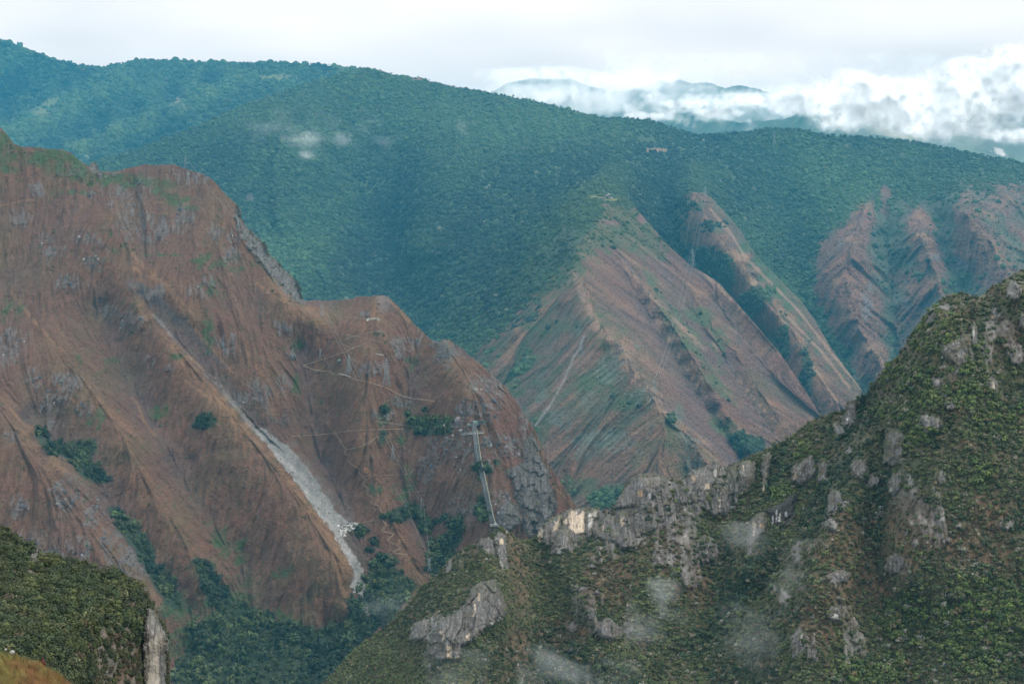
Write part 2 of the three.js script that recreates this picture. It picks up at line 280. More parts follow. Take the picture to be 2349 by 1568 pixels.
const B2 = new Terrain({
  name: 'mountain', label: 'broad forested mountain with a long sloping skyline across the middle distance', x0: 130, x1: 2500, step: 3.6, rough: 3, bot: [[130, 760], [700, 860], [1200, 900], [1560, 860], [1900, 960], [2500, 960]], backD: 1600, amp: [1, 7, 26, 80], wave: 0.0022, spacing: 80, curveR: 3, disp: (x, y, v, k, T) => { const w = fZone(x, y, 0, 0); return w > 0 ? w * (9 * (1 - Math.abs(T.S2[k])) + 13 * (0.6 - Math.abs(T.S3[k]))) : 0; },
  top: [[130, 392], [150, 388], [220, 370], [300, 345], [440, 295], [520, 257], [600, 226], [700, 193], [780, 170], [826, 157], [850, 157], [900, 171], [940, 177], [965, 179], [1000, 192], [1060, 203], [1120, 212], [1200, 228], [1260, 240], [1340, 262], [1400, 272], [1440, 271], [1490, 276], [1540, 292], [1600, 309], [1660, 306], [1715, 303], [1745, 296], [1780, 294], [1820, 296], [1860, 302], [1900, 312], [1980, 315], [2050, 320], [2100, 325], [2200, 345], [2349, 375], [2500, 400]],
  lines: [
    [[130, 392, 6300], [300, 345, 6700], [520, 257, 7200], [700, 193, 7500], [840, 157, 7600], [1000, 192, 7500], [1260, 240, 7300], [1440, 271, 7100], [1600, 309, 7300], [1780, 294, 7000], [2050, 320, 6800], [2349, 375, 6500], [2500, 400, 6400]],
    [[830, 240, 7300], [862, 340, 7000], [872, 420, 6600], [890, 520, 6200], [930, 630, 5600], [962, 745, 4900]],                        // main gully
    [[640, 270, 6900], [640, 420, 6300], [690, 560, 5800], [800, 690, 5200]], [[1010, 240, 7200], [1000, 360, 6400], [985, 470, 5900], [965, 560, 5500]],
    [[1440, 271, 7100], [1380, 360, 6200], [1290, 430, 5600], [1200, 510, 5250], [1120, 600, 4950], [1040, 700, 4750]],               // crest left of the hamlet
    [[1430, 360, 6200], [1390, 440, 4800], [1346, 454, 4720], [1310, 490, 4570], [1270, 548, 4420], [1220, 620, 4290], [1150, 718, 4160], [1060, 822, 4010]],
    [[1540, 340, 6900], [1510, 440, 5900], [1540, 540, 5500], [1600, 640, 5200], [1680, 740, 4900]],                                  // gully right of it
    [[1640, 320, 7200], [1600, 380, 6400], [1590, 440, 5600]],
    [[1780, 300, 6950], [1780, 420, 6500], [1820, 540, 5900], [1868, 640, 5200], [1905, 760, 4820], [1990, 850, 4460], [2020, 940, 4300]],   // dark gully
    [[1960, 400, 6300], [1985, 470, 5700], [1950, 560, 5250], [1910, 640, 5020], [1965, 760, 4620], [2060, 860, 4300]],
    [[2040, 470, 5780], [2045, 600, 5230], [2045, 720, 4890], [2060, 820, 4600]],
    [[2090, 430, 6000], [2110, 540, 5200], [2160, 640, 4850], [2200, 760, 4500]], [[2170, 450, 5800], [2170, 560, 5300], [2210, 660, 5000]],
    [[2210, 420, 5900], [2210, 490, 5200], [2280, 590, 4850], [2400, 700, 4600]], [[2310, 450, 5600], [2340, 560, 5110]],
    [[130, 760, 4700], [600, 860, 4500], [1000, 900, 4200]], [[2500, 960, 3900], [2200, 960, 4000]],
  ],
  paint: greenPaint((() => {
    const scar = region([[573, 452, 12, 10]], 3), bare = region([[958, 181, 12, 2.5], [1510, 344, 22, 4]], 2), rock = region([[1990, 700, 9, 22], [1998, 650, 5, 18], [1925, 560, 4, 9], [1905, 588, 4, 8], [2200, 610, 16, 8], [2150, 590, 10, 6], [2080, 690, 8, 6]], 3);
    return (x, y, v, k, T, o) => {
      const n = fbm(v.x * 0.006, v.y * 0.006, 4), n2 = fbm(v.x * 0.025, v.y * 0.025, 3), z = fZone(x, y, n, 30), b = brownF(x, y, n, 30);
      if (z > 0 || b > 0) {
        const c = [0.058, 0.068, 0.040], w = clamp(0.85 * b + 0.25 + 0.25 * T.CV[k] + 0.22 * T.S2[k] + 0.7 * n2 - 0.2 * sst(560, 420, y)); mix(c, K.brown, w); mix(c, K.red, 0.5 * w * clamp(0.4 + n2)); mix(c, K.violet, clamp(-0.5 * T.S3[k]) * 0.6); mix(c, K.tan, w * clamp(0.4 * (T.S2[k] - 0.5) + 0.2 * T.CV[k])); mix(c, [0.045, 0.070, 0.035], clamp(-0.4 * T.S3[k] - 0.3 * T.CV[k] - 0.5 * b + n2));
        mul(c, 0.80 + 0.2 * T.S1[k] + 0.3 * (hash2(k, 5) - 0.5)); mix(o, c, Math.max(z, b));
      }
      mix(o, [0.062, 0.056, 0.052], scar(x, y, n, 5)); mix(o, K.tan, bare(x, y, n, 3)); mix(o, K.rock, 0.7 * rock(x, y, n + 0.6 * T.S1[k], 9));
    };
  })()),
});

// ------------------------------------------------------------------ pyramid mountain with the brown spurs
const brownPaint = (cfg) => (x, y, v, k, T, o) => {
  const n = fbm(v.x * cfg.f, (v.y - v.z * 0.3) * cfg.f, 4), n2 = fbm(v.x * cfg.f * 5 + 9, (v.y - v.z * 0.3) * cfg.f * 5, 3);
  o[0] = K.brown[0]; o[1] = K.brown[1]; o[2] = K.brown[2];
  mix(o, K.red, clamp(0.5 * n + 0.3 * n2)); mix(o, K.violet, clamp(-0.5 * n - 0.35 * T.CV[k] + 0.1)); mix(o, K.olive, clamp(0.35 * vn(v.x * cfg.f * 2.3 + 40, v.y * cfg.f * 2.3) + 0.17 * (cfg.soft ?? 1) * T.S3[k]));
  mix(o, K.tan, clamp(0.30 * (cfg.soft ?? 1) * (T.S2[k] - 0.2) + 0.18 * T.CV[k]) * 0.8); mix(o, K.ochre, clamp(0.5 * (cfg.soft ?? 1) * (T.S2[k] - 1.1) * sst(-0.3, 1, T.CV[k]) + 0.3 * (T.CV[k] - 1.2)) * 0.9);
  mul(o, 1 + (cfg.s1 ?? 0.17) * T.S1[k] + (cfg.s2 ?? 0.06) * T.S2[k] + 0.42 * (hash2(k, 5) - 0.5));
  cfg.more?.(x, y, v, k, T, o, n, n2);
  mul(o, cfg.gain ?? 1);
};
const cGreen = region([
  [[1335, 440], [1450, 445], [1500, 520], [1545, 585], [1500, 600], [1460, 585], [1420, 565], [1390, 575], [1350, 580], [1312, 600], [1320, 540]],
  [[1290, 600], [1320, 590], [1330, 620], [1310, 660], [1230, 690], [1200, 700]], [1265, 745, 60, 16], [1180, 880, 26, 30], [1240, 980, 24, 34], [1220, 1040, 18, 40], [1370, 880, 40, 34], [1395, 900, 30, 30],
  [[1480, 620], [1530, 690], [1600, 760], [1650, 860], [1690, 930], [1650, 900], [1580, 800], [1500, 700]], [[1620, 930], [1700, 990], [1760, 1040], [1700, 1040], [1640, 975]], [1600, 720, 34, 22], [1650, 790, 20, 30], [1300, 1120, 60, 26], [1440, 930, 34, 14], [1650, 830, 16, 30],
], 10);
const cRock = region([[1330, 785, 7, 26], [1400, 850, 30, 28], [1370, 920, 34, 22], [1290, 960, 30, 20], [1360, 1010, 40, 14], [1420, 1010, 30, 24], [1345, 1040, 26, 16], [1560, 960, 10, 34], [1580, 1020, 10, 40], [1600, 1050, 8, 30], [1470, 905, 22, 12], [1240, 900, 8, 40], [1500, 980, 5, 5], [1460, 795, 3, 3], [1678, 838, 3, 3]], 4);
const cPale = strip([[2.2, [[1340, 770], [1330, 800], [1318, 815]]], [2.4, [[1318, 815], [1290, 880], [1262, 930], [1228, 975]]]]);
const cTan = strip([[14, [[1365, 742], [1400, 780], [1450, 850], [1520, 930], [1600, 1010], [1690, 1070]]], [7, [[1318, 625], [1340, 690], [1370, 745]]], [6, [[1430, 600], [1480, 660], [1560, 740], [1610, 800]]], [4, [[1590, 612], [1650, 655], [1690, 700], [1760, 770], [1830, 850]]], [5, [[1490, 700], [1560, 820], [1640, 940], [1700, 1010]]], [4, [[1620, 760], [1700, 880], [1780, 970]]]]);
const cDark = region([[1720, 1020, 34, 20], [1690, 1005, 20, 12], [1405, 1140, 40, 26], [1375, 1150, 26, 20], [1150, 905, 9, 16], [1160, 690, 6, 6], [1540, 960, 10, 12]], 6), cField = region([[[1388, 1108], [1440, 1108], [1440, 1124], [1386, 1126]]], 2);
const cPlateau = region([[[1335, 440], [1450, 445], [1500, 520], [1540, 580], [1480, 560], [1420, 545], [1370, 560], [1316, 600], [1320, 540]], [[1290, 610], [1316, 600], [1318, 640], [1220, 690], [1110, 800], [1090, 810], [1180, 720]]], 8), cForest = region([[[1040, 815], [1085, 812], [1150, 750], [1222, 678], [1292, 615], [1318, 596], [1322, 560], [1345, 535], [1372, 520], [1350, 490], [1380, 470], [1420, 474], [1450, 480], [1466, 470], [1440, 430], [1340, 430], [1200, 600], [1040, 780]]], 5);
const cYellow = region([[1362, 452, 20, 2.6], [1405, 458, 17, 2.6], [1315, 512, 22, 3]], 2), cPlot = region([[[1376, 503], [1418, 506], [1419, 515], [1378, 514]], [1380, 470, 20, 2.6], [1472, 500, 10, 14]], 3);
const C = new Terrain({
  name: 'mountain', label: 'pyramid shaped brown mountain with a sharp ridge below the hamlet', x0: 1060, x1: 1960, step: 2.3, rough: 1.6, bot: [[1060, 960], [1300, 1240], [1450, 1240], [1600, 1160], [1960, 1080]], backD: 700, amp: [0.8, 6, 15, 10], len2: 26, len3: 20, wave: 0.006, spacing: 48,
  top: [[1060, 822], [1085, 798], [1150, 718], [1220, 620], [1270, 548], [1310, 490], [1346, 454], [1362, 446], [1390, 443], [1420, 446], [1445, 462], [1466, 486], [1490, 512], [1520, 548], [1555, 582], [1590, 612], [1622, 630], [1650, 650], [1690, 694], [1740, 752], [1790, 810], [1830, 868], [1860, 915], [1885, 960], [1920, 1000], [1960, 1040]],
  lines: [
    [[1390, 443, 4700], [1350, 520, 4350], [1318, 590, 4080], [1330, 650, 3900], [1340, 690, 3780], [1365, 742, 3580], [1400, 780, 3450], [1430, 812, 3370], [1490, 890, 3180], [1540, 960, 3030], [1600, 1030, 2880], [1640, 1090, 2780]],     // main ridge
    [[1060, 822, 3960], [1150, 718, 4110], [1220, 620, 4240], [1270, 548, 4370], [1310, 490, 4520], [1346, 454, 4670]], [[1150, 738, 4060], [1220, 664, 4110], [1290, 604, 4130]],
    [[1325, 790, 3560], [1285, 880, 3420], [1225, 975, 3300], [1180, 1060, 3200]],             // pale gully on the left face
    [[1180, 760, 3880], [1150, 860, 3700], [1110, 930, 3600]], [[1250, 700, 3930], [1200, 820, 3760], [1150, 930, 3560]], [[1290, 720, 3850], [1260, 800, 3720], [1200, 930, 3500]],
    [[1410, 800, 3450], [1350, 900, 3260], [1300, 1000, 3120], [1250, 1090, 3000]], [[1470, 880, 3220], [1420, 960, 3120], [1370, 1040, 3020], [1310, 1140, 2930]],
    [[1500, 905, 3150], [1490, 1000, 2960], [1460, 1100, 2820], [1430, 1200, 2720]], [[1560, 985, 2990], [1600, 1070, 2860], [1610, 1140, 2800]],
    [[1440, 465, 4640], [1520, 548, 4500], [1590, 612, 4400], [1690, 694, 4150], [1790, 810, 3850], [1885, 960, 3500], [1960, 1040, 3300]],            // right silhouette
    [[1400, 560, 4290], [1440, 640, 4085], [1520, 760, 3805], [1580, 870, 3545], [1680, 1020, 3190], [1720, 1080, 3080]],                              // gully beside the ridge
    [[1430, 580, 4250], [1490, 680, 3960], [1560, 780, 3700], [1620, 880, 3450], [1720, 1030, 3080]],
    [[1520, 600, 4350], [1570, 700, 4100], [1640, 800, 3820], [1720, 930, 3480], [1790, 1020, 3250]],
    [[1560, 620, 4330], [1640, 740, 3990], [1720, 850, 3680], [1800, 980, 3330]], [[1640, 690, 4200], [1700, 780, 3960], [1790, 900, 3620], [1850, 990, 3390]],
  ],
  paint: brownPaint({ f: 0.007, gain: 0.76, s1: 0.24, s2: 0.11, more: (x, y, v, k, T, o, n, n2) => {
    mix(o, [0.20, 0.112, 0.068], clamp(0.45 * (T.S2[k] - 0.4))); mix(o, K.violet, clamp(0.45 * (-T.S2[k] - 0.3))); const left = 1 - sst(-40, 60, x - (1310 + (y - 590) * 0.62)); mix(o, K.red, 0.45 * (1 - left) * clamp(0.6 + n2)); mix(o, K.green, (0.3 + 0.4 * left) * clamp(0.5 * (-T.S3[k] - 0.55) + 0.5 * n2));
    const lower = sst(900, 1000, y);
    mix(o, K.green, clamp(left * (1 - lower * 0.6) * (0.35 + 0.5 * n2 - 0.5 * T.S2[k] * 0.4)) * 0.8);
    mix(o, K.green, 0.85 * cGreen(x, y, n2 + 0.4 * T.S2[k], 16) * clamp(0.75 + 0.4 * n2));
    mix(o, K.olive, 0.6 * sst(560, 450, y)); mix(o, K.forest, 0.95 * cForest(x, y, n2, 8));
    const tn = cTan(x, y, n2 * 0.8 + T.S2[k] * 0.3); if (tn > 0) { mix(o, [0.25, 0.155, 0.10], tn * clamp(0.55 + 0.45 * T.S1[k] + 0.2 * T.S2[k])); mix(o, K.violet, tn * clamp(-0.5 * T.S2[k])); }
    mix(o, K.forest, 0.9 * cDark(x, y, n2, 6)); mix(o, [0.10, 0.13, 0.07], 0.7 * cField(x, y, n2, 2));
    const r = cRock(x, y, n2 + 0.5 * T.S1[k], 10); if (r > 0) { const c = [...K.rock]; mix(c, K.rockp, clamp(0.12 + 0.25 * T.S1[k])); mix(c, K.green, 0.5); mix(o, c, r * clamp(0.5 + 0.35 * T.S1[k] + 0.3 * n2)); }
    mix(o, [0.30, 0.28, 0.27], 0.6 * cPale(x, y, n2)); mix(o, [0.26, 0.24, 0.09], 0.8 * cYellow(x, y, n2, 1)); mix(o, [0.17, 0.085, 0.08], 0.8 * cPlot(x, y, n2, 1.5));
  } }),
});
// ------------------------------------------------------------------ second spur behind it
const eGreen = region([[[1545, 575], [1600, 560], [1680, 590], [1690, 640], [1660, 680], [1600, 660], [1560, 620]], [[1690, 690], [1730, 655], [1780, 660], [1770, 690], [1740, 720], [1700, 740], [1660, 700]], [1640, 520, 34, 12], [1570, 470, 40, 16], [1800, 780, 14, 50], [1850, 850, 12, 60]], 8);
const eTan = strip([[3, [[1690, 592], [1720, 600], [1760, 640], [1830, 710], [1900, 800], [1975, 890]]], [3, [[1755, 690], [1800, 740], [1860, 830], [1920, 920]]], [3, [[1630, 480], [1680, 540], [1710, 590]]], [3, [[1800, 720], [1880, 800], [1950, 890]]]]), eSpot = region([[1722, 641, 10, 5], [1730, 650, 8, 6]], 2);
const E = new Terrain({
  name: 'mountain', label: 'narrow brown and green spur behind the pyramid mountain, crossed by a power line', x0: 1530, x1: 2040, step: 2.4, rough: 1.5, bot: [[1530, 700], [1700, 860], [1900, 1080], [2040, 1080]], backD: 500, amp: [0.8, 5, 14, 11], len2: 24, len3: 18, wave: 0.006, spacing: 48,
  top: [[1530, 570], [1548, 520], [1552, 470], [1566, 448], [1590, 440], [1618, 442], [1640, 462], [1670, 492], [1700, 530], [1722, 566], [1748, 600], [1790, 640], [1840, 692], [1872, 738], [1908, 800], [1945, 850], [1975, 892], [2000, 930], [2040, 980]],
  lines: [[[1590, 440, 5350], [1618, 442, 5380], [1700, 530, 5150], [1790, 640, 4850], [1872, 738, 4500], [1945, 850, 4150], [2040, 980, 3800]], [[1552, 470, 5350], [1545, 560, 5250], [1600, 620, 5050], [1680, 720, 4750], [1760, 800, 4500]], [[1600, 470, 5230], [1660, 560, 4880], [1710, 595, 4720], [1770, 680, 4480], [1840, 790, 4150], [1930, 930, 3800]], [[1680, 540, 5050], [1750, 640, 4750], [1830, 740, 4400], [1920, 880, 3980]], [[1530, 700, 4900], [1700, 860, 4250], [1900, 1080, 3600], [2040, 1080, 3500]]],
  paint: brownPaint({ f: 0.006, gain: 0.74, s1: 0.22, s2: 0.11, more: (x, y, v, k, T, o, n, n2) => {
    mix(o, y < 560 ? K.green : K.forest, (y < 560 ? 0.6 : 0.85) * eGreen(x, y, n2, 14)); mix(o, K.green, clamp(0.4 * n - 0.3 * T.CV[k] + 0.15)); mix(o, [0.27, 0.17, 0.11], 0.8 * eTan(x, y, n2)); mix(o, [0.35, 0.23, 0.14], 0.7 * eSpot(x, y, n2, 3));
    mix(o, K.green, 0.6 * (1 - sst(1555, 1585, x + 18 * n)));
  } }),
});

// ------------------------------------------------------------------ brown mountain on the left with the landslide and the pipeline spur
const T1 = (u, v) => [0.24 * u, 281.9 + 0.24 * v], T2 = (u, v) => [0.24 * u, 638.9 + 0.24 * v], T3 = (u, v) => [469.8 + 0.24 * u, 638.9 + 0.24 * v], T4 = (u, v) => [845.6 + 0.24 * u, 845.6 + 0.24 * v], T5 = (u, v) => [563.8 + 0.24 * u, 986.6 + 0.24 * v], T6 = (u, v) => [751.7 + 0.24 * u, 1192.4 + 0.24 * v];
const el = (f, u, v, ru, rv) => [...f(u, v), ru * 0.24, rv * 0.24];
const dRock = region([
  ...[[350, 640, 60, 50], [180, 930, 80, 60], [430, 1130, 70, 60], [500, 1220, 90, 50], [900, 700, 50, 40], [1060, 750, 40, 60], [1220, 640, 180, 70], [1210, 780, 90, 90], [1210, 1010, 110, 110], [1380, 950, 120, 80], [1450, 1080, 100, 80], [1750, 900, 90, 120], [1900, 490, 180, 60], [950, 1180, 60, 50], [880, 1330, 70, 50], [2210, 1260, 50, 70], [1370, 560, 80, 60], [1000, 470, 120, 40], [720, 460, 120, 40], [2080, 1060, 90, 60], [1660, 460, 60, 20], [1500, 1000, 160, 90], [2250, 1100, 80, 80], [790, 1080, 100, 50], [2000, 1500, 60, 50], [600, 490, 60, 20]].map((a) => el(T1, ...a)),
  ...[[680, 50, 100, 60], [110, 570, 130, 90], [60, 720, 100, 90], [330, 950, 50, 80], [600, 970, 80, 40], [680, 1020, 60, 50], [540, 1150, 110, 90], [430, 1210, 100, 60], [780, 1250, 60, 60], [1040, 310, 110, 40], [1200, 350, 70, 40], [1250, 430, 130, 60], [2210, 680, 60, 50], [1430, 780, 30, 50], [1600, 860, 40, 40], [2140, 610, 70, 60], [1880, 170, 50, 40], [2300, 1150, 60, 60], [110, 1500, 60, 40], [510, 1380, 50, 50], [1840, 100, 60, 60], [1540, 120, 120, 60]].map((a) => el(T2, ...a)),
  ...[[740, 480, 60, 70], [520, 1080, 80, 110], [340, 1140, 60, 50], [760, 1020, 60, 60], [750, 1330, 40, 60], [1880, 1170, 80, 50], [1700, 1310, 90, 60], [2290, 700, 110, 120], [1870, 670, 60, 110], [820, 730, 60, 40], [1990, 590, 60, 50], [1600, 860, 130, 60], [220, 680, 60, 30], [1540, 340, 40, 30]].map((a) => el(T3, ...a)),
  ...[[1100, 150, 150, 90], [1210, 280, 60, 110], [1020, 380, 170, 90], [1190, 420, 50, 60], [800, 620, 130, 110], [940, 640, 80, 90], [690, 770, 120, 130], [820, 790, 120, 90], [550, 960, 90, 110], [900, 930, 60, 70], [1160, 720, 130, 80], [1310, 740, 140, 110], [1500, 520, 60, 90], [1330, 1430, 110, 120], [900, 1330, 160, 110], [1280, 1260, 110, 90], [300, 320, 90, 40], [140, 450, 80, 50], [860, 520, 120, 60], [1080, 820, 90, 120]].map((a) => el(T4, ...a)),
  [[540, 478], [548, 505], [575, 545], [606, 566], [640, 612], [682, 655], [694, 692], [672, 690], [640, 645], [605, 605], [570, 560], [548, 520]],
  [268, 400, 12, 6], [215, 384, 8, 8], [300, 1290, 26, 36], [255, 1240, 24, 40], [210, 1170, 22, 40], [150, 1130, 30, 40], [40, 1160, 20, 20], [70, 1240, 30, 16], [180, 1260, 30, 30], [110, 1270, 30, 20], [330, 1310, 20, 20],
], 5);
const dCliff = region([[[1165, 1081], [1201, 1060], [1204, 1014], [1220, 992], [1242, 1050], [1264, 1110], [1275, 1174], [1254, 1200], [1210, 1235], [1196, 1177], [1182, 1129]], [1164, 1185, 26, 30], [[548, 500], [560, 500], [600, 566], [640, 610], [682, 655], [696, 694], [680, 692], [640, 640], [590, 590]]], 4);
const dGreen = region([
  [[-20, 300], [10, 310], [40, 345], [150, 343], [200, 386], [260, 402], [330, 404], [332, 418], [240, 421], [150, 400], [80, 362], [-20, 356]], [[345, 434], [400, 445], [455, 476], [440, 480], [380, 457]], [20, 390, 26, 8], [300, 418, 40, 10],
  el(T1, 1920, 1360, 90, 80), el(T1, 1100, 1400, 80, 20), el(T1, 1010, 1080, 60, 50), el(T1, 1150, 1200, 100, 40), el(T1, 640, 670, 120, 30), el(T1, 1550, 1260, 180, 10), el(T1, 940, 1310, 60, 30), el(T1, 2100, 1380, 200, 60),
  el(T2, 740, 750, 35, 70), el(T2, 1060, 790, 90, 40), el(T2, 980, 930, 60, 50), el(T2, 1700, 750, 80, 30), el(T2, 1520, 1260, 90, 60), el(T2, 910, 1340, 90, 70), el(T2, 100, 330, 110, 110), el(T2, 1240, 220, 120, 30), el(T2, 2000, 80, 90, 60), el(T2, 2120, 160, 50, 40), el(T2, 2000, 560, 60, 120),
  el(T3, 870, 640, 80, 60), el(T3, 880, 1080, 50, 110), el(T3, 1640, 530, 90, 25), el(T3, 1980, 800, 70, 60), el(T3, 1700, 1350, 60, 90),
  el(T5, 1230, 570, 70, 60), el(T5, 1450, 560, 80, 50), el(T5, 1560, 480, 60, 90), el(T5, 1490, 90, 60, 50), el(T5, 1460, 620, 70, 40),
  [500, 1230, 30, 22], [540, 1265, 30, 30], [560, 1330, 20, 26], [455, 1300, 22, 26], [640, 1310, 16, 10], [668, 1300, 14, 12], [480, 1340, 20, 20], [520, 1380, 60, 30], [610, 1420, 60, 24], [430, 1390, 60, 40], [520, 1440, 70, 40], [880, 1360, 26, 14], [400, 1480, 60, 40],
], 8);
const dTop = region([[[-60, 290], [10, 300], [40, 340], [150, 344], [205, 386], [262, 398], [330, 402], [336, 420], [240, 426], [150, 410], [70, 378], [-60, 372]], [[345, 432], [400, 443], [460, 478], [440, 486], [380, 462]], [[300, 404], [360, 410], [400, 425], [390, 436], [330, 425]]], 8);
const dDark = region([
  [[72, 985], [92, 985], [112, 1010], [150, 1015], [188, 1008], [222, 1008], [224, 1035], [205, 1045], [218, 1070], [245, 1095], [246, 1106], [215, 1105], [180, 1085], [150, 1050], [110, 1040], [90, 1015]],
  [[245, 1160], [275, 1165], [300, 1195], [330, 1225], [352, 1250], [360, 1290], [400, 1330], [420, 1370], [410, 1395], [375, 1385], [340, 1320], [300, 1250], [265, 1215]],
  [[455, 1285], [490, 1300], [500, 1330], [530, 1370], [560, 1385], [610, 1400], [640, 1430], [730, 1445], [790, 1420], [800, 1395], [790, 1375], [835, 1372], [845, 1310], [858, 1285], [880, 1275], [905, 1300], [930, 1320], [952, 1345], [900, 1420], [820, 1480], [740, 1590], [400, 1590], [400, 1520], [440, 1480], [420, 1440], [470, 1430], [520, 1420], [480, 1380], [455, 1340]],
  [[985, 1236], [1000, 1238], [1040, 1225], [1035, 1195], [1060, 1190], [1062, 1230], [1040, 1290], [1000, 1320], [972, 1310], [980, 1270]],
  [990, 980, 46, 22], [970, 968, 30, 14], [1015, 965, 24, 12], [950, 1172, 24, 18], [975, 1205, 16, 22], [905, 1188, 28, 10], [925, 1175, 20, 14], [828, 1218, 15, 15], [850, 1260, 10, 8], [865, 1252, 10, 8], [933, 949, 8, 6], [973, 939, 8, 4], [880, 990, 10, 12], [876, 1000, 7, 20], [885, 938, 14, 10], [466, 968, 22, 14], [480, 962, 16, 10],
  [1105, 1085, 8, 14], [1090, 1074, 10, 8], [1112, 1075, 10, 12], [1108, 1170, 16, 22], [1040, 1205, 14, 20], [1020, 1185, 14, 8], [1010, 1195, 12, 8], [1140, 1060, 8, 6], [822, 1345, 8, 12], [813, 1355, 6, 8], [843, 1360, 5, 20],
], 5);
const dTan = strip([
  [3.5, [T2(1270, -100), T2(1500, 20), T2(1640, 120), T2(1850, 350)]], [4, [T1(1270, 1250), T1(1400, 1400), T1(1600, 1560)]], [3, [T2(1550, 20), T2(1800, 400), T2(2000, 640), T2(2200, 880)]],
  [3, [T2(1640, 590), T2(1800, 740), T2(1950, 880)]], [3, [T2(100, 130), T2(200, 250), T2(420, 520), T2(600, 700)]], [3, [T2(450, 550), T2(560, 660)]], [2.5, [T2(0, 1130), T2(150, 1310), T2(330, 1500)]], [2.5, [T2(530, 1010), T2(650, 1120), T2(760, 1220)]], [2.5, [T2(1250, 1130), T2(1320, 1220), T2(1370, 1360), T2(1480, 1500)]],
  [2.2, [T5(20, 110), T5(130, 230), T5(350, 460), T5(500, 610), T5(650, 780), T5(800, 950)]], [2, [T5(60, 20), T5(200, 150), T5(330, 320)]], [3, [T3(500, 40), T3(620, 150), T3(760, 220), T3(880, 245), T3(1000, 290), T3(1090, 345)]], [3, [T3(1690, 155), T3(1790, 230), T3(1880, 330), T3(1950, 410)]],
  [2.5, [T3(400, 690), T3(480, 820), T3(600, 980)]], [2.5, [T3(0, 600), T3(120, 740), T3(300, 930)]], [3, [T3(1170, 1380), T3(1300, 1560)]], [2.5, [T2(1700, 920), T2(2050, 1180), T2(2170, 1300)]], [3, [T4(1740, 1100), T4(1850, 1200), T4(1960, 1320)]],
  [2, [T1(0, 790), T1(100, 770), T1(200, 745), T1(310, 735)]], [1.6, [T1(1420, 740), T1(1470, 755), T1(1560, 755)]], [1.4, [T1(1450, 855), T1(1560, 868), T1(1600, 862)]], [1.4, [T1(1960, 1015), T1(2040, 985), T1(2150, 960)]],
]);
const dBlue = strip([[10, [T2(1240, 60), T2(1330, 90), T2(1500, 200), T2(1600, 310), T2(1750, 430), T2(1850, 560)]], [6, [T2(1850, 560), T2(1990, 700), T2(2150, 840)]], [6, [T3(480, 1040), T3(580, 1220), T3(640, 1350)]]]);
const dGrey = region([[878, 700, 13, 24], [880, 690, 8, 14]], 5), dScree = region([[[462, 856], [495, 884], [535, 932], [570, 978], [578, 987], [612, 1015], [643, 1061], [669, 1090], [696, 1131], [717, 1164], [751, 1200], [768, 1229], [792, 1270], [811, 1306], [813, 1318], [804, 1345], [822, 1362], [838, 1371], [847, 1360], [833, 1323], [830, 1308], [811, 1275], [794, 1248], [775, 1217], [778, 1206], [794, 1198], [773, 1176], [756, 1150], [732, 1121], [708, 1078], [684, 1051], [665, 1030], [643, 1015], [609, 987], [581, 972], [541, 926], [502, 884], [470, 855]], [[348, 720], [356, 724], [378, 744], [398, 770], [409, 788], [401, 786], [380, 762], [360, 738]]], 2);
const dDust = strip([[20, [[665, 1040], [700, 1080], [740, 1135], [790, 1200]]]]);
const dReds = region([el(T3, 350, 480, 300, 240), el(T4, 1300, 500, 160, 200), el(T4, 1270, 880, 160, 120), el(T4, 640, 930, 200, 200), [1290, 1140, 24, 50], [1050, 1260, 60, 40]], 30);
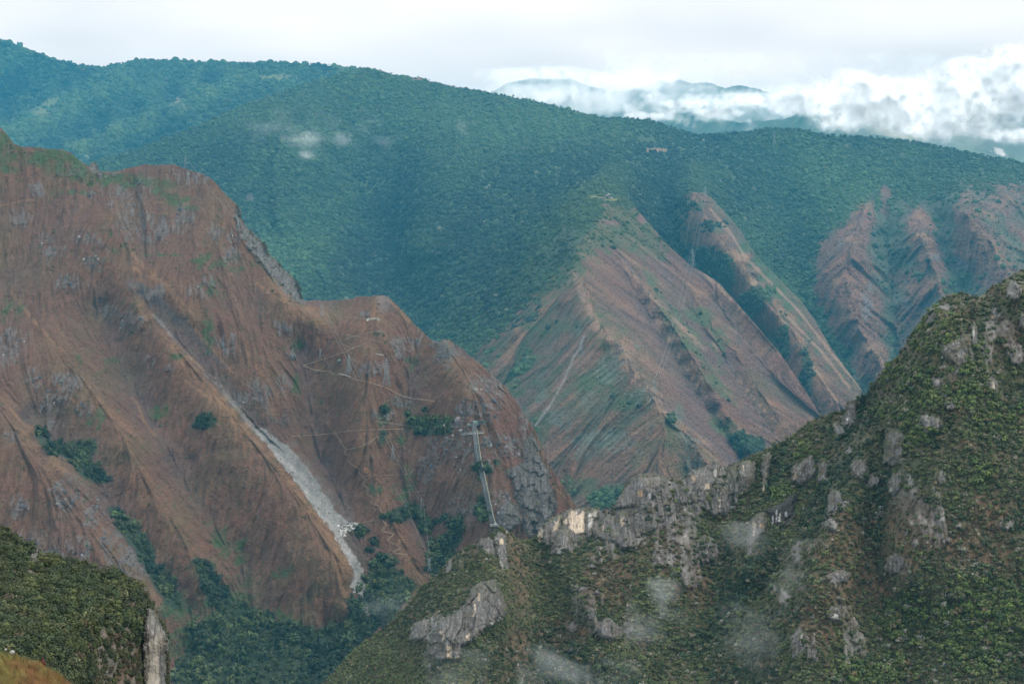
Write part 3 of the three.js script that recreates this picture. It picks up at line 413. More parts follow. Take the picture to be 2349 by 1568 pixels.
const D = new Terrain({
  name: 'mountain', label: 'large brown grassy mountain on the left with a grey landslide and a pipeline spur', x0: -60, x1: 1345, step: 2.25, len1: 3, rough: 1.8, bot: 1620, backD: 350, amp: [0.45, 1.4, 4.5, 6], wave: 0.02, spacing: 46,
  top: [[-60, 270], [0, 292], [14, 306], [30, 330], [50, 336], [100, 340], [140, 342], [165, 352], [184, 370], [205, 384], [218, 376], [222, 392], [262, 392], [290, 386], [330, 376], [360, 378], [400, 378], [430, 388], [460, 398], [480, 406], [498, 422], [512, 440], [530, 458], [543, 470], [548, 500], [560, 515], [582, 545], [604, 562], [612, 585], [634, 600], [650, 622], [668, 634], [680, 652], [692, 690], [712, 688], [760, 688], [806, 686], [820, 680], [850, 679], [870, 676], [886, 678], [905, 694], [925, 714], [950, 742], [975, 768], [990, 780], [1008, 784], [1020, 779], [1036, 784], [1060, 800], [1100, 834], [1140, 870], [1160, 888], [1175, 906], [1195, 936], [1210, 960], [1230, 990], [1245, 1030], [1262, 1070], [1290, 1110], [1318, 1155], [1345, 1200]],
  lines: [
    [[-60, 270, 2200], [30, 330, 2180], [150, 344, 2200], [215, 386, 2190], [330, 376, 2230], [430, 388, 2230], [500, 424, 2200], [545, 480, 2160], [604, 562, 2120], [650, 622, 2080], [692, 690, 2030], [760, 688, 2060], [870, 676, 2040], [950, 742, 1980], [1010, 784, 1930], [1100, 834, 1880], [1175, 906, 1830], [1230, 990, 1770], [1290, 1110, 1690], [1345, 1200, 1640]],
    [[300, 640, 1990], [360, 730, 1943], [430, 800, 1906], [485, 865, 1874], [560, 950, 1832], [620, 1015, 1798], [700, 1100, 1756], [770, 1190, 1715], [820, 1290, 1665], [842, 1375, 1630]],                     // landslide gully
    [[330, 560, 2060], [390, 660, 1975], [450, 740, 1930], [530, 850, 1880], [620, 950, 1830]],                                                                                                            // its right bank
    [[250, 500, 2090], [320, 700, 1940], [400, 800, 1885], [470, 875, 1850], [540, 945, 1805], [620, 1050, 1750], [720, 1170, 1690], [800, 1290, 1630], [790, 1400, 1585]],                               // left bank spur
    [[230, 700, 1985], [290, 860, 1890], [370, 1010, 1790], [430, 1120, 1735], [520, 1250, 1680], [600, 1390, 1620]],                                                                                  // wide bowl
    [[30, 640, 1990], [100, 790, 1872], [200, 890, 1808], [290, 1010, 1738], [330, 1110, 1693], [420, 1240, 1640], [470, 1340, 1600]],                                                                  // spur
    [[60, 960, 1762], [110, 1030, 1732], [210, 1060, 1715], [260, 1170, 1668], [340, 1290, 1620], [410, 1400, 1585], [480, 1480, 1565]],                                                                 // green gully
    [[-60, 860, 1792], [0, 930, 1740], [70, 990, 1712], [150, 1080, 1668], [220, 1190, 1622], [300, 1290, 1580], [370, 1400, 1545]],                                                                   // lowest spur
    [[600, 600, 2070], [690, 705, 1985], [740, 730, 1965]], [[545, 500, 2130], [560, 600, 2060], [620, 740, 1960], [650, 900, 1870]],
    [[870, 690, 2010], [850, 800, 1900], [830, 940, 1830], [840, 1080, 1770], [900, 1200, 1710], [960, 1320, 1650], [1000, 1380, 1620]],                                                                 // zigzag nose
    [[690, 800, 1955], [720, 950, 1880], [740, 1060, 1825], [800, 1180, 1740]],
    [[960, 800, 1930], [940, 950, 1850], [920, 1080, 1790], [950, 1190, 1740], [1010, 1300, 1680]],
    [[1030, 800, 1900], [1080, 900, 1800], [1090, 1000, 1755], [1110, 1120, 1695], [1140, 1210, 1650]],
    [[1170, 920, 1815], [1190, 1010, 1760], [1170, 1080, 1715], [1200, 1180, 1655], [1260, 1200, 1640]],
    [[-60, 1620, 1500], [400, 1620, 1480], [700, 1620, 1480], [1000, 1620, 1480], [1345, 1620, 1450]], [[440, 1490, 1570], [620, 1480, 1570], [760, 1440, 1590], [900, 1380, 1610]],
  ],
  disp: (x, y, v, k, T) => { const n = fbm(v.x * 0.05, v.y * 0.05, 3), r = Math.max(dRock(x, y, n + 0.4 * T.S1[k], 7), dCliff(x, y, n, 5)); return r > 0 ? r * (2.2 * ridged(v.x * 0.16 + 3, v.y * 0.05, 3) + 1.4 * ridged(v.x * 0.35, v.y * 0.22, 2)) : 0; },
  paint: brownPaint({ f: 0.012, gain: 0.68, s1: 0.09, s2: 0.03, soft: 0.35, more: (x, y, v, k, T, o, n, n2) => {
    const n3 = fbm(v.x * 0.14, v.y * 0.14, 2);
    mix(o, K.red, 0.35 * dReds(x, y, n, 20)); mix(o, K.violet, 0.25 * sst(900, 1250, x) * clamp(0.5 + n));
    mix(o, K.olive, clamp(0.7 * n2 + 0.3 * n3 + 0.4 * n) * 0.6 + 0.3 * sst(1200, 1420, y) * clamp(0.5 + n2));
    const tn = dTan(x, y, n2 * 0.8); mix(o, K.ochre, 0.75 * tn * clamp(0.7 + 0.3 * T.S1[k]));
    mix(o, [0.075, 0.078, 0.085], 0.75 * dBlue(x, y, n2) * clamp(0.7 + 0.4 * n3)); mix(o, [0.16, 0.15, 0.16], 0.5 * dGrey(x, y, n2, 8));
    mix(o, K.green, dGreen(x, y, n2 + 0.5 * n3, 14) * clamp(0.45 + 0.9 * n3 + 0.4 * n2));
    const r = dRock(x, y, n2 + 0.6 * T.S1[k] + 0.4 * n3, 9), cl = dCliff(x, y, n2 + 0.4 * n3, 6), s = Math.max(0.85 * r, cl);
    if (s > 0) { const c = [...K.rock], w = ridged(v.x * 0.4 + 3, v.y * 0.12, 3) + 0.5 * T.S1[k]; mix(c, K.rockp, clamp(0.3 * w)); mix(c, K.rockd, clamp(-0.6 * w + 0.2)); mix(c, K.violet, 0.3); mix(o, c, s * (cl > 0.3 ? clamp(0.9 + 0.35 * w) : 0.92 * sst(-0.02, 0.5, w + 0.6 * n3))); }
    mix(o, [0.17, 0.165, 0.16], 0.45 * dDust(x, y, n2) * clamp(0.6 + n3)); mix(o, K.green, 0.8 * dTop(x, y, n2 + 0.4 * n3, 10) * clamp(0.7 + 0.6 * n3)); mix(o, K.scree, (y < 985 ? 0.40 : 0.7) * dScree(x, y, n2 + 0.6 * n3 - (y < 985 ? 0.3 : 0), 4));
    mix(o, K.dark, 0.92 * dDark(x, y, n2 + 0.5 * n3, 7));
    const pk = hash2(Math.round(v.x / 2.2), Math.round(v.y / 2.2)); if (pk < 0.02) mix(o, K.green, 0.5);
  } }),
});

// ------------------------------------------------------------------ near rocky mountain on the right with its knoll
const U1 = (u, v) => [1127.5 + 0.24 * u, 986.6 + 0.24 * v], U2 = (u, v) => [1644.3 + 0.24 * u, 920.8 + 0.24 * v], U3 = (u, v) => [1785.2 + 0.24 * u, 601.3 + 0.24 * v], U4 = (u, v) => [1785.2 + 0.24 * u, 1192.4 + 0.24 * v];
const poly = (f, ...p) => p.map(([u, v]) => f(u, v));
const gRock = region([
  [[1236, 1226], [1256, 1196], [1304, 1170], [1372, 1164], [1404, 1172], [1440, 1108], [1490, 1090], [1556, 1104], [1600, 1078], [1664, 1064], [1690, 1062], [1692, 1165], [1640, 1185], [1590, 1150], [1545, 1165], [1490, 1225], [1400, 1245], [1360, 1228], [1310, 1262], [1250, 1250]],
  [[1107, 1336], [1136, 1332], [1160, 1392], [1160, 1408], [1112, 1442], [1088, 1464], [1061, 1483], [1052, 1509], [1016, 1516], [982, 1500], [982, 1468], [944, 1466], [949, 1432], [980, 1413], [1040, 1408], [1071, 1380], [1083, 1351]],
  [984, 1531, 12, 10], [[1098, 1240], [1135, 1238], [1138, 1275], [1104, 1262]], [1030, 1300, 10, 22],
  poly(U1, [1200, 700], [1290, 560], [1370, 460], [1460, 430], [1580, 430], [1660, 460], [1640, 560], [1540, 660], [1480, 900], [1400, 960], [1230, 1080], [1140, 1060]), poly(U1, [1880, 430], [2070, 350], [2170, 320], [2170, 470], [2080, 590], [1880, 560]), poly(U1, [2180, 540], [2270, 560], [2250, 800], [2150, 800]),
  poly(U1, [1840, 700], [2000, 680], [2010, 800], [1860, 1000], [1840, 1180]), poly(U1, [1480, 700], [1800, 700], [1800, 860], [1560, 960], [1460, 900]), el(U1, 1640, 1200, 90, 80), el(U1, 2060, 1150, 110, 140), el(U1, 1920, 1420, 90, 80), el(U1, 1570, 1230, 30, 100), el(U1, 1330, 1060, 130, 60), el(U1, 1740, 1010, 60, 70), el(U1, 820, 1510, 90, 30), el(U1, 1000, 1240, 60, 30), el(U1, 1000, 1550, 30, 20), el(U1, 1080, 1130, 50, 20),
  el(U1, 960, 1300, 30, 14), [1395, 1445, 34, 22], [1360, 1412, 9, 9], [1310, 1440, 12, 12], [1315, 1490, 16, 10], [1440, 1440, 16, 16],
  poly(U2, [1260, 40], [1345, 30], [1345, 220], [1200, 230]), poly(U2, [220, 580], [350, 580], [340, 780], [210, 900]), poly(U2, [10, 850], [110, 850], [100, 1080], [20, 1060]), poly(U2, [440, 540], [500, 490], [490, 860], [430, 900]), poly(U2, [730, 640], [920, 530], [960, 700], [820, 820], [740, 760]), poly(U2, [970, 600], [1060, 560], [1060, 770], [960, 770]), el(U2, 1380, 640, 70, 90), el(U2, 1270, 450, 40, 60), poly(U2, [500, 1050], [750, 890], [740, 1080], [640, 1170], [540, 1195]), poly(U2, [330, 1130], [470, 1070], [450, 1240], [340, 1400], [280, 1520]),
  poly(U2, [1620, 260], [1800, 330], [1780, 560], [1610, 580]), poly(U2, [1080, 880], [1250, 920], [1250, 1020], [1070, 1060]), poly(U2, [1660, 690], [1780, 660], [1750, 860], [1650, 880]), el(U2, 1520, 760, 60, 70), el(U2, 1100, 1180, 70, 60), el(U2, 2040, 220, 120, 90), el(U2, 2140, 730, 60, 60), el(U2, 1190, 270, 70, 60), el(U2, 780, 1450, 50, 100), el(U2, 900, 640, 30, 60),
  poly(U3, [1560, 800], [1700, 740], [1840, 700], [1820, 880], [1740, 1030], [1680, 980], [1590, 900]), poly(U3, [1850, 600], [1890, 620], [1900, 760], [1850, 800]), el(U3, 2080, 490, 50, 40), el(U3, 2330, 560, 30, 60), el(U3, 2280, 870, 80, 90), el(U3, 1520, 1150, 60, 50), el(U3, 2050, 1170, 50, 70), el(U3, 1640, 1370, 50, 40), el(U3, 1600, 430, 70, 30), el(U3, 1470, 540, 40, 40), el(U3, 1930, 780, 50, 50), el(U3, 2020, 620, 30, 40), el(U3, 2260, 260, 60, 90),
  el(U4, 540, 550, 80, 60), el(U4, 540, 900, 70, 60), el(U4, 480, 30, 60, 40), el(U4, 1130, 430, 100, 70), el(U4, 1700, 720, 110, 40), el(U4, 200, 1180, 90, 130), el(U4, 330, 1270, 60, 110), el(U4, 1600, 190, 40, 30), el(U4, 2200, 30, 70, 50), el(U4, 590, 1510, 50, 30), el(U4, 1310, 220, 30, 40), el(U4, 230, 570, 25, 70), el(U4, 60, 740, 50, 70), el(U4, 1230, 120, 30, 40), el(U4, 1720, 60, 40, 30), el(U4, 2330, 1300, 30, 20), [1570, 1300, 12, 24],
], 5);
const gBrown = region([[[1165, 1225], [1195, 1238], [1215, 1290], [1216, 1400], [1206, 1430], [1190, 1380], [1170, 1300]], [[1160, 1440], [1190, 1430], [1218, 1500], [1200, 1510], [1150, 1490]], [1420, 1310, 70, 40], [1460, 1240, 60, 22], [1530, 1250, 60, 60], [1990, 1290, 44, 60], [2010, 1350, 30, 40], [2270, 1190, 60, 40], [2290, 1270, 40, 30], [2090, 1220, 60, 90], [1930, 1240, 50, 70], [1930, 1360, 60, 60], [2210, 1020, 30, 16], [2180, 950, 40, 16], [1300, 1450, 60, 40], [1390, 1360, 60, 30], [2330, 760, 30, 30], [1600, 1350, 40, 40], [1880, 1440, 40, 60], [2200, 1250, 70, 50]], 22);
const gDeep = region([[[1950, 925], [1985, 905], [2008, 900], [2005, 955], [1975, 985], [1940, 1010], [1930, 1000], [1965, 960]], [[1900, 1070], [1960, 1040], [1950, 1090], [1910, 1110], [1900, 1180], [1880, 1220], [1840, 1250], [1830, 1200], [1870, 1120]], [[2010, 1130], [2040, 1040], [2050, 1060], [2030, 1150], [2020, 1250], [2028, 1330], [2010, 1320], [2005, 1220]], [[1735, 1250], [1790, 1220], [1790, 1300], [1700, 1400], [1600, 1510], [1540, 1500], [1640, 1400]], [[1225, 1430], [1260, 1440], [1330, 1480], [1420, 1520], [1500, 1590], [1250, 1590], [1220, 1500]], [[1775, 1020], [1810, 1010], [1810, 1080], [1790, 1110], [1760, 1150], [1730, 1160], [1760, 1100]]], 16);
const gLush = region([[2140, 760, 60, 60], [2070, 860, 70, 40], [2180, 900, 90, 50], [2290, 960, 60, 50], [2230, 830, 40, 60], [2100, 990, 60, 40], [2260, 1430, 130, 120], [2080, 1420, 70, 60], [1790, 1140, 30, 40], [1850, 1040, 30, 30], [2050, 940, 50, 20], [2250, 1080, 40, 30], [2000, 1540, 100, 30]], 30);
const gRibR = region([[1560, 1210, 130, 110], [1700, 1130, 60, 50], [1880, 1110, 70, 70], [2085, 1090, 44, 80], [2150, 1180, 60, 70], [2190, 800, 60, 60], [1900, 1420, 110, 120], [1340, 1420, 100, 60], [2290, 790, 40, 70], [1760, 1460, 60, 90], [1420, 1240, 60, 60]], 50), gRib = (x, y, v) => { const w = gRibR(x, y, 0, 0); return w > 0 ? w * sst(0.10, 0.32, fbm(v.x * 0.085 + 31, v.y * 0.016, 4) + 0.25 * vn(v.x * 0.05, v.y * 0.05)) * 0.9 : 0; };
const G = new Terrain({
  name: 'mountain', label: 'near steep mountain on the right with grey crags and dense green scrub', x0: 690, x1: 2420, step: 2.25, rough: 4, bot: 1640, backD: 220, amp: [0.12, 0.25, 0.7, 4.5], wave: 0.03, spacing: 46, curveR: 2,
  top: [[690, 1625], [720, 1590], [745, 1566], [800, 1502], [840, 1468], [880, 1442], [930, 1395], [960, 1352], [1000, 1322], [1035, 1280], [1060, 1258], [1082, 1248], [1105, 1242], [1125, 1230], [1136, 1216], [1152, 1212], [1172, 1222], [1188, 1234], [1205, 1240], [1225, 1232], [1242, 1212], [1256, 1196], [1284, 1182], [1304, 1172], [1340, 1166], [1372, 1166], [1390, 1182], [1404, 1174], [1420, 1146], [1438, 1110], [1456, 1096], [1490, 1091], [1530, 1094], [1556, 1106], [1572, 1094], [1582, 1090], [1600, 1080], [1636, 1068], [1650, 1064], [1664, 1078], [1690, 1062], [1720, 1046], [1760, 1030], [1785, 1018], [1815, 1000], [1840, 980], [1860, 966], [1900, 948], [1940, 938], [1944, 922], [1968, 922], [1972, 912], [1990, 902], [2008, 872], [2030, 842], [2060, 816], [2080, 786], [2104, 752], [2124, 722], [2146, 700], [2166, 682], [2190, 676], [2212, 672], [2235, 680], [2260, 674], [2278, 652], [2300, 644], [2325, 630], [2349, 618], [2420, 588]],
  lines: [
    [[690, 1625, 820], [745, 1566, 830], [880, 1442, 850], [960, 1352, 850], [1060, 1258, 845], [1152, 1212, 840], [1205, 1240, 860], [1284, 1182, 880], [1372, 1166, 885], [1490, 1091, 880], [1580, 1088, 890], [1690, 1062, 890], [1815, 1000, 890], [1940, 936, 880], [2008, 872, 860], [2104, 752, 860], [2190, 676, 855], [2260, 674, 860], [2349, 618, 850], [2420, 588, 840]],
    [[1100, 1270, 815], [1110, 1340, 790], [1060, 1400, 770], [1010, 1440, 755], [990, 1520, 738], [960, 1640, 715]], [[1160, 1260, 825], [1170, 1400, 770], [1150, 1500, 745], [1130, 1640, 715]], [[1210, 1260, 850], [1222, 1400, 810], [1240, 1500, 785], [1290, 1640, 740]],
    [[1300, 1230, 855], [1320, 1330, 815], [1390, 1440, 775], [1460, 1540, 745], [1500, 1640, 715]], [[1480, 1120, 862], [1480, 1230, 835], [1540, 1330, 800]], [[1600, 1100, 872], [1590, 1200, 845], [1570, 1350, 800]],
    [[1700, 1090, 870], [1690, 1200, 845], [1640, 1350, 810], [1560, 1480, 775], [1500, 1560, 755]], [[1850, 1060, 860], [1780, 1150, 845], [1730, 1250, 815], [1720, 1320, 790]], [[1990, 940, 862], [1900, 1090, 840], [1850, 1200, 815], [1760, 1330, 795], [1680, 1450, 770], [1640, 1600, 735]],
    [[2040, 900, 836], [1960, 1060, 812], [1920, 1140, 782], [1890, 1250, 755], [1850, 1350, 735], [1820, 1480, 715], [1800, 1640, 690]], [[2040, 1000, 812], [2032, 1120, 788], [2018, 1240, 768], [2020, 1330, 752], [2050, 1420, 734], [2080, 1560, 708]],
    [[2150, 720, 832], [2100, 880, 802], [2055, 1010, 792], [2064, 1120, 768], [2060, 1250, 740], [2080, 1330, 725]], [[2230, 690, 830], [2220, 850, 790], [2190, 1000, 765], [2200, 1150, 740], [2260, 1300, 715], [2300, 1450, 695]], [[2330, 650, 820], [2330, 850, 795], [2340, 1050, 755], [2380, 1300, 710]], [[2420, 1640, 655], [2200, 1640, 670], [1950, 1640, 685]],
  ],
  disp: (x, y, v, k, T) => { const n = fbm(v.x * 0.09, v.y * 0.09, 3), r = Math.max(gRock(x, y, n + 0.25 * T.S1[k], 7), gRib(x, y, v)), cell = vn(v.x * 0.16 + 5, v.y * 0.06); return 0.8 * ridged(v.x * 0.12, v.y * 0.12 + 4, 3) + (r > 0 ? r * (2.0 + 2.4 * ridged(v.x * 0.22 + 3, v.y * 0.045, 3) + 1.6 * Math.round(cell * 3) / 3 + 0.7 * ridged(v.x * 0.7, v.y * 0.35, 2)) : 0); },
  paint: (x, y, v, k, T, o) => {
    const n = fbm(v.x * 0.03, v.y * 0.03, 4), n2 = fbm(v.x * 0.11 + 7, v.y * 0.11, 3), n3 = fbm(v.x * 0.5, v.y * 0.5, 2);
    o[0] = 0.064; o[1] = 0.070; o[2] = 0.034; mix(o, [0.090, 0.066, 0.041], clamp(0.4 + 0.9 * n2)); mix(o, [0.09, 0.085, 0.035], clamp(0.5 * n + 0.3 * n3));
    mix(o, [0.118, 0.074, 0.045], gBrown(x, y, n2, 22) * clamp(0.6 + 0.5 * n3)); mix(o, K.dark, gDeep(x, y, n, 10) * 0.9);
    mul(o, 0.9 + 0.35 * n3 + 0.1 * T.S1[k]);
    const r = Math.max(gRock(x, y, n2 + 0.3 * n3 + 0.25 * T.S1[k], 9), gRib(x, y, v) * clamp(0.8 + n3));
    if (r > 0) { const c = [0.112, 0.105, 0.101], w = ridged(v.x * 0.5 + 3, v.y * 0.06, 3) + 0.3 * n3; mix(c, [0.33, 0.315, 0.295], clamp(0.6 * w - 0.12)); mix(c, [0.024, 0.024, 0.025], clamp(-0.95 * w + 0.05)); mix(c, [0.12, 0.085, 0.06], clamp(0.5 * n2)); mix(o, c, r * clamp(0.85 + 0.3 * n3 + 0.15 * w)); }
    const pk = hash2(Math.round(v.x / 0.7), Math.round(v.y / 0.9)); if (pk > 0.994) mix(o, [0.34, 0.32, 0.29], 0.75);
  },
});

// ------------------------------------------------------------------ near hill at lower left and the grass bank in front of it
const hCliff = region([[[328, 1400], [352, 1400], [384, 1470], [376, 1600], [322, 1600], [326, 1480]], [[225, 1440], [330, 1430], [330, 1600], [230, 1600], [215, 1500]], [70, 1300, 14, 26], [36, 1340, 16, 18]], 6);
const H = new Terrain({
  name: 'hill', label: 'near bushy hill ending in a pale cliff at lower left', category: 'hill', x0: -80, x1: 387, step: 2.3, rough: 3, bot: 1660, backD: 60, amp: [0.04, 0.05, 0.15, 1.3], wave: 0.08, spacing: 40,
  top: [[-80, 1190], [0, 1214], [20, 1222], [45, 1238], [80, 1262], [92, 1290], [105, 1280], [150, 1286], [200, 1302], [240, 1318], [280, 1330], [312, 1346], [336, 1370], [350, 1396], [360, 1404], [370, 1432], [381, 1456], [387, 1470]],
  lines: [[[-80, 1190, 262], [0, 1214, 262], [150, 1286, 258], [280, 1330, 255], [350, 1396, 250], [387, 1470, 245]], [[-80, 1500, 190], [40, 1480, 196], [150, 1500, 206], [230, 1480, 222], [330, 1440, 243], [350, 1560, 241]], [[-80, 1350, 224], [80, 1360, 226], [200, 1380, 232], [300, 1400, 243]], [[-80, 1660, 160], [150, 1660, 185], [260, 1660, 215], [387, 1660, 238]], [[86, 1270, 262], [92, 1310, 252]]],
  paint: (x, y, v, k, T, o) => {
    const n = fbm(v.x * 0.1, v.y * 0.1, 4), n2 = fbm(v.x * 0.5, v.y * 0.5, 3);
    o[0] = 0.045; o[1] = 0.055; o[2] = 0.022; mix(o, [0.10, 0.068, 0.04], clamp(0.25 + n + 0.4 * sst(200, 320, x) * sst(1420, 1480, y))); mul(o, 0.9 + 0.4 * n2);
    const r = hCliff(x, y, n, 10); if (r > 0) { const c = [0.10, 0.095, 0.09]; mix(c, [0.26, 0.25, 0.24], clamp(ridged(v.x * 1.6, v.y * 0.12, 3))); mix(c, [0.105, 0.07, 0.045], clamp(0.45 + n2)); mix(o, c, r * clamp(0.8 + n2)); }
  },
});
new Terrain({
  name: 'bank', label: 'small grassy bank in the lower left corner of the view', category: 'slope', x0: -60, x1: 170, step: 3, rough: 1, bot: 1680, backD: 6, amp: [0.01, 0.05, 0.1, 0.12], wave: 0.8, spacing: 30,
  top: [[-60, 1492], [0, 1506], [30, 1511], [70, 1528], [105, 1545], [140, 1572], [170, 1600]], lines: [[[-60, 1492, 46], [70, 1528, 45], [170, 1600, 44]], [[-60, 1680, 30], [170, 1680, 36]]],
  paint: (x, y, v, k, T, o) => { o[0] = 0.085; o[1] = 0.062; o[2] = 0.03; mul(o, 0.8 + 0.5 * hash2(k, 3)); },
});

// ------------------------------------------------------------------ foliage and stones as building blocks
const nrm = (v) => v.normalize();
function lump(detail, rough, sq = 1) {                      // uneven rounded body
  const g = new THREE.IcosahedronGeometry(1, detail), p = g.attributes.position, v = new THREE.Vector3(), o = rr(0, 99);
  for (let i = 0; i < p.count; i++) { v.fromBufferAttribute(p, i); const k = 1 + rough * (vn(v.x * 1.9 + o, v.y * 1.9 + v.z * 2.3) + 0.6 * vn(v.z * 4 - o, v.x * 4 + v.y * 3)); p.setXYZ(i, v.x * k, v.y * k * sq, v.z * k); }
  g.computeVertexNormals(); g.deleteAttribute('uv'); return g;
}
function stone(sharp = 0.35) { const g = new THREE.IcosahedronGeometry(1, 1), p = g.attributes.position, v = new THREE.Vector3(), o = rr(0, 99); for (let i = 0; i < p.count; i++) { v.fromBufferAttribute(p, i); const k = 1 + sharp * vn(v.x * 1.5 + o, v.y * 1.5 + v.z * 1.7 + o); p.setXYZ(i, v.x * k, v.y * k, v.z * k); } g.deleteAttribute('uv'); g.computeVertexNormals(); return g; }
function shrubGeo(leaves, size, flat = 0.8, clumps = 7) {      // leaves gathered in clumps round a hidden core
  const P = [], N = [], C = [], I = [], q = new THREE.Vector3(), a = new THREE.Vector3(), b = new THREE.Vector3(), n = new THREE.Vector3(), cs = [];
  for (let i = 0; i < clumps; i++) { const t = rr(0, 6.283), h = rr(-0.15, 0.75), r = Math.sqrt(1 - h * h * 0.7) * rr(0.35, 0.68); cs.push([Math.cos(t) * r, h * flat, Math.sin(t) * r, rr(0.30, 0.48), rr(0.72, 1.3)]); }
  const core = new THREE.IcosahedronGeometry(0.55, 0), cp = core.attributes.position;
  for (let i = 0; i < cp.count; i++) { P.push(cp.getX(i), cp.getY(i) * flat + 0.1, cp.getZ(i)); N.push(cp.getX(i), cp.getY(i), cp.getZ(i)); C.push(0.35, 0.4, 0.35); I.push(i); }
  for (let i = 0; i < leaves; i++) {
    const c = cs[i % clumps]; q.set(rnd() - 0.5, rnd() - 0.35, rnd() - 0.5).normalize(); const rad = c[3] * rr(0.65, 1.05);
    n.copy(q).add(a.set(rr(-0.7, 0.7), rr(-0.3, 0.9), rr(-0.7, 0.7))).normalize();
    a.set(rnd() - 0.5, rnd() - 0.5, rnd() - 0.5).cross(n).normalize(); b.crossVectors(n, a);
    const x = c[0] + q.x * rad, y = c[1] + q.y * rad * 0.9, z = c[2] + q.z * rad, s = size * rr(0.6, 1.35), k = P.length / 3, l = c[4] * rr(0.75, 1.25), e = rr(0.9, 1.1);
    for (const [u, w] of [[-1, 0], [0, -0.6], [1, 0], [0, 0.6]]) { P.push(x + a.x * u * s + b.x * w * s, y + a.y * u * s + b.y * w * s, z + a.z * u * s + b.z * w * s); N.push(n.x * 0.4 + q.x * 0.6, n.y * 0.4 + q.y * 0.6 + 0.2, n.z * 0.4 + q.z * 0.6); C.push(l * e, l, l * (2 - e)); }
    I.push(k, k + 1, k + 2, k, k + 2, k + 3);
  }
  const g = new THREE.BufferGeometry(); g.setAttribute('position', new THREE.Float32BufferAttribute(P, 3)); g.setAttribute('normal', new THREE.Float32BufferAttribute(N, 3)); g.setAttribute('color', new THREE.Float32BufferAttribute(C, 3)); g.setIndex(I); return g;
}
const LEAF = vcol(0.9), LUMP = std(1, 1, 1, 0.95), ROCKM = std(1, 1, 1, 0.93);
// copies: [{p, s:[x,y,z], r, c}] spread over a few shapes -> one object
function spread(name, label, category, shapes, material, list, partName) {
  const root = new THREE.Group(), m = new THREE.Matrix4(), q = new THREE.Quaternion(), e = new THREE.Euler(), s = new THREE.Vector3(), col = new THREE.Color();
  shapes.forEach((g, k) => {
    const mine = list.filter((_, i) => i % shapes.length === k); if (!mine.length) return;
    const im = new THREE.InstancedMesh(g, material, mine.length);
    mine.forEach((it, i) => { q.setFromEuler(e.set(it.t ?? 0, it.r, it.t2 ?? 0)); im.setMatrixAt(i, m.compose(it.p, q, s.set(...it.s))); im.setColorAt(i, col.setRGB(...it.c)); });
    im.name = partName; root.add(im);
  });
  return tag(root, name, label, category, 'stuff');
}
const jit = (c, a) => { const k = 1 + rr(-a, a); return [c[0] * k * (1 + rr(-a, a) * 0.4), c[1] * k, c[2] * k * (1 + rr(-a, a) * 0.4)]; };
const blend = (a, b, t) => [lerp(a[0], b[0], t), lerp(a[1], b[1], t), lerp(a[2], b[2], t)];

// ------------------------------------------------------------------ forest canopies
function canopy(T, n, ok, rMin, rMax, colour) {
  const out = [];
  for (let i = 0; i < n; i++) {
    const x = rr(T.x0, T.x1), a = polyY(T.top, x), y = rr(a, polyY(T.bot, x)), w = ok(x, y, T); if (rnd() > w) continue;
    const p = T.point(x, y), r = rr(rMin, rMax) * (0.6 + 1.3 * rnd() ** 4); p.y += r * 0.15;
    out.push({ p, s: [r, r * rr(0.75, 1.25), r], r: rr(0, 6.28), c: colour(x, y, p) });
  }
  return out;
}
const crownShapes = [0, 1, 2].map(() => lump(1, 0.26, 0.95));
const forestC = (x, y, p) => { const k = clamp(0.48 + 1.0 * fbm(p.x * 0.0022 + 3, p.y * 0.003, 4) + rr(-0.3, 0.3)); let c = blend([0.003, 0.011, 0.008], [0.052, 0.098, 0.036], k); if (rnd() < 0.004) c = [0.11, 0.125, 0.09]; return jit(c, 0.25); };
const b1clear = region([[100, 245, 50, 22], [640, 178, 40, 7], [410, 235, 12, 18]], 8);
spread('forest', 'bluish forest covering the far ridge at upper left', 'forest', crownShapes, LUMP, canopy(B1, 36000, (x, y) => y > 420 || (x > 860) ? 0 : 1 - 0.8 * b1clear(x, y, vn(x * 0.1, y * 0.1), 10), 9, 17, (x, y, p) => { const c = forestC(x, y, p), g = B1.near(x, y, B1.CV) + 0.4 * B1.near(x, y, B1.S3); return g < 0 ? blend(c, [0.009, 0.022, 0.014], clamp(-0.4 * g)) : blend(c, [0.065, 0.105, 0.036], clamp(0.3 * g)); }), 'canopy');  // relief shading painted into the crowns: darker in hollows, lighter on crests
const b2bare = region([[573, 452, 13, 11], [958, 181, 12, 3], [1510, 344, 24, 5], [1990, 690, 14, 40], [1480, 320, 24, 6]], 4);
spread('forest', 'dense green forest covering the broad middle mountain', 'forest', crownShapes, LUMP, canopy(B2, 150000, (x, y) => (x > 960 && y > 860) ? 0 : clamp(1 - 1.15 * brownF(x, y, fbm(x * 0.03, y * 0.03, 3), 26)) * (1 - b2bare(x, y, 0, 3)) * (1 - 0.93 * fZone(x, y, fbm(x * 0.03, y * 0.03, 3), 30))  , 4.2, 8.2, (x, y, p) => { let c = forestC(x, y, p); const g = B2.near(x, y, B2.CV) + 0.15 * B2.near(x, y, B2.S3); c = g < 0 ? blend(c, [0.009, 0.021, 0.013], clamp(-0.22 * g)) : blend(c, [0.062, 0.105, 0.036], clamp(0.13 * g)); return blend(c, [0.05, 0.085, 0.033], 0.5 * sst(2040, 2230, x) * sst(360, 460, y)); }), 'canopy');  // gully crowns darkened and crest crowns lightened in colour, imitating relief shade
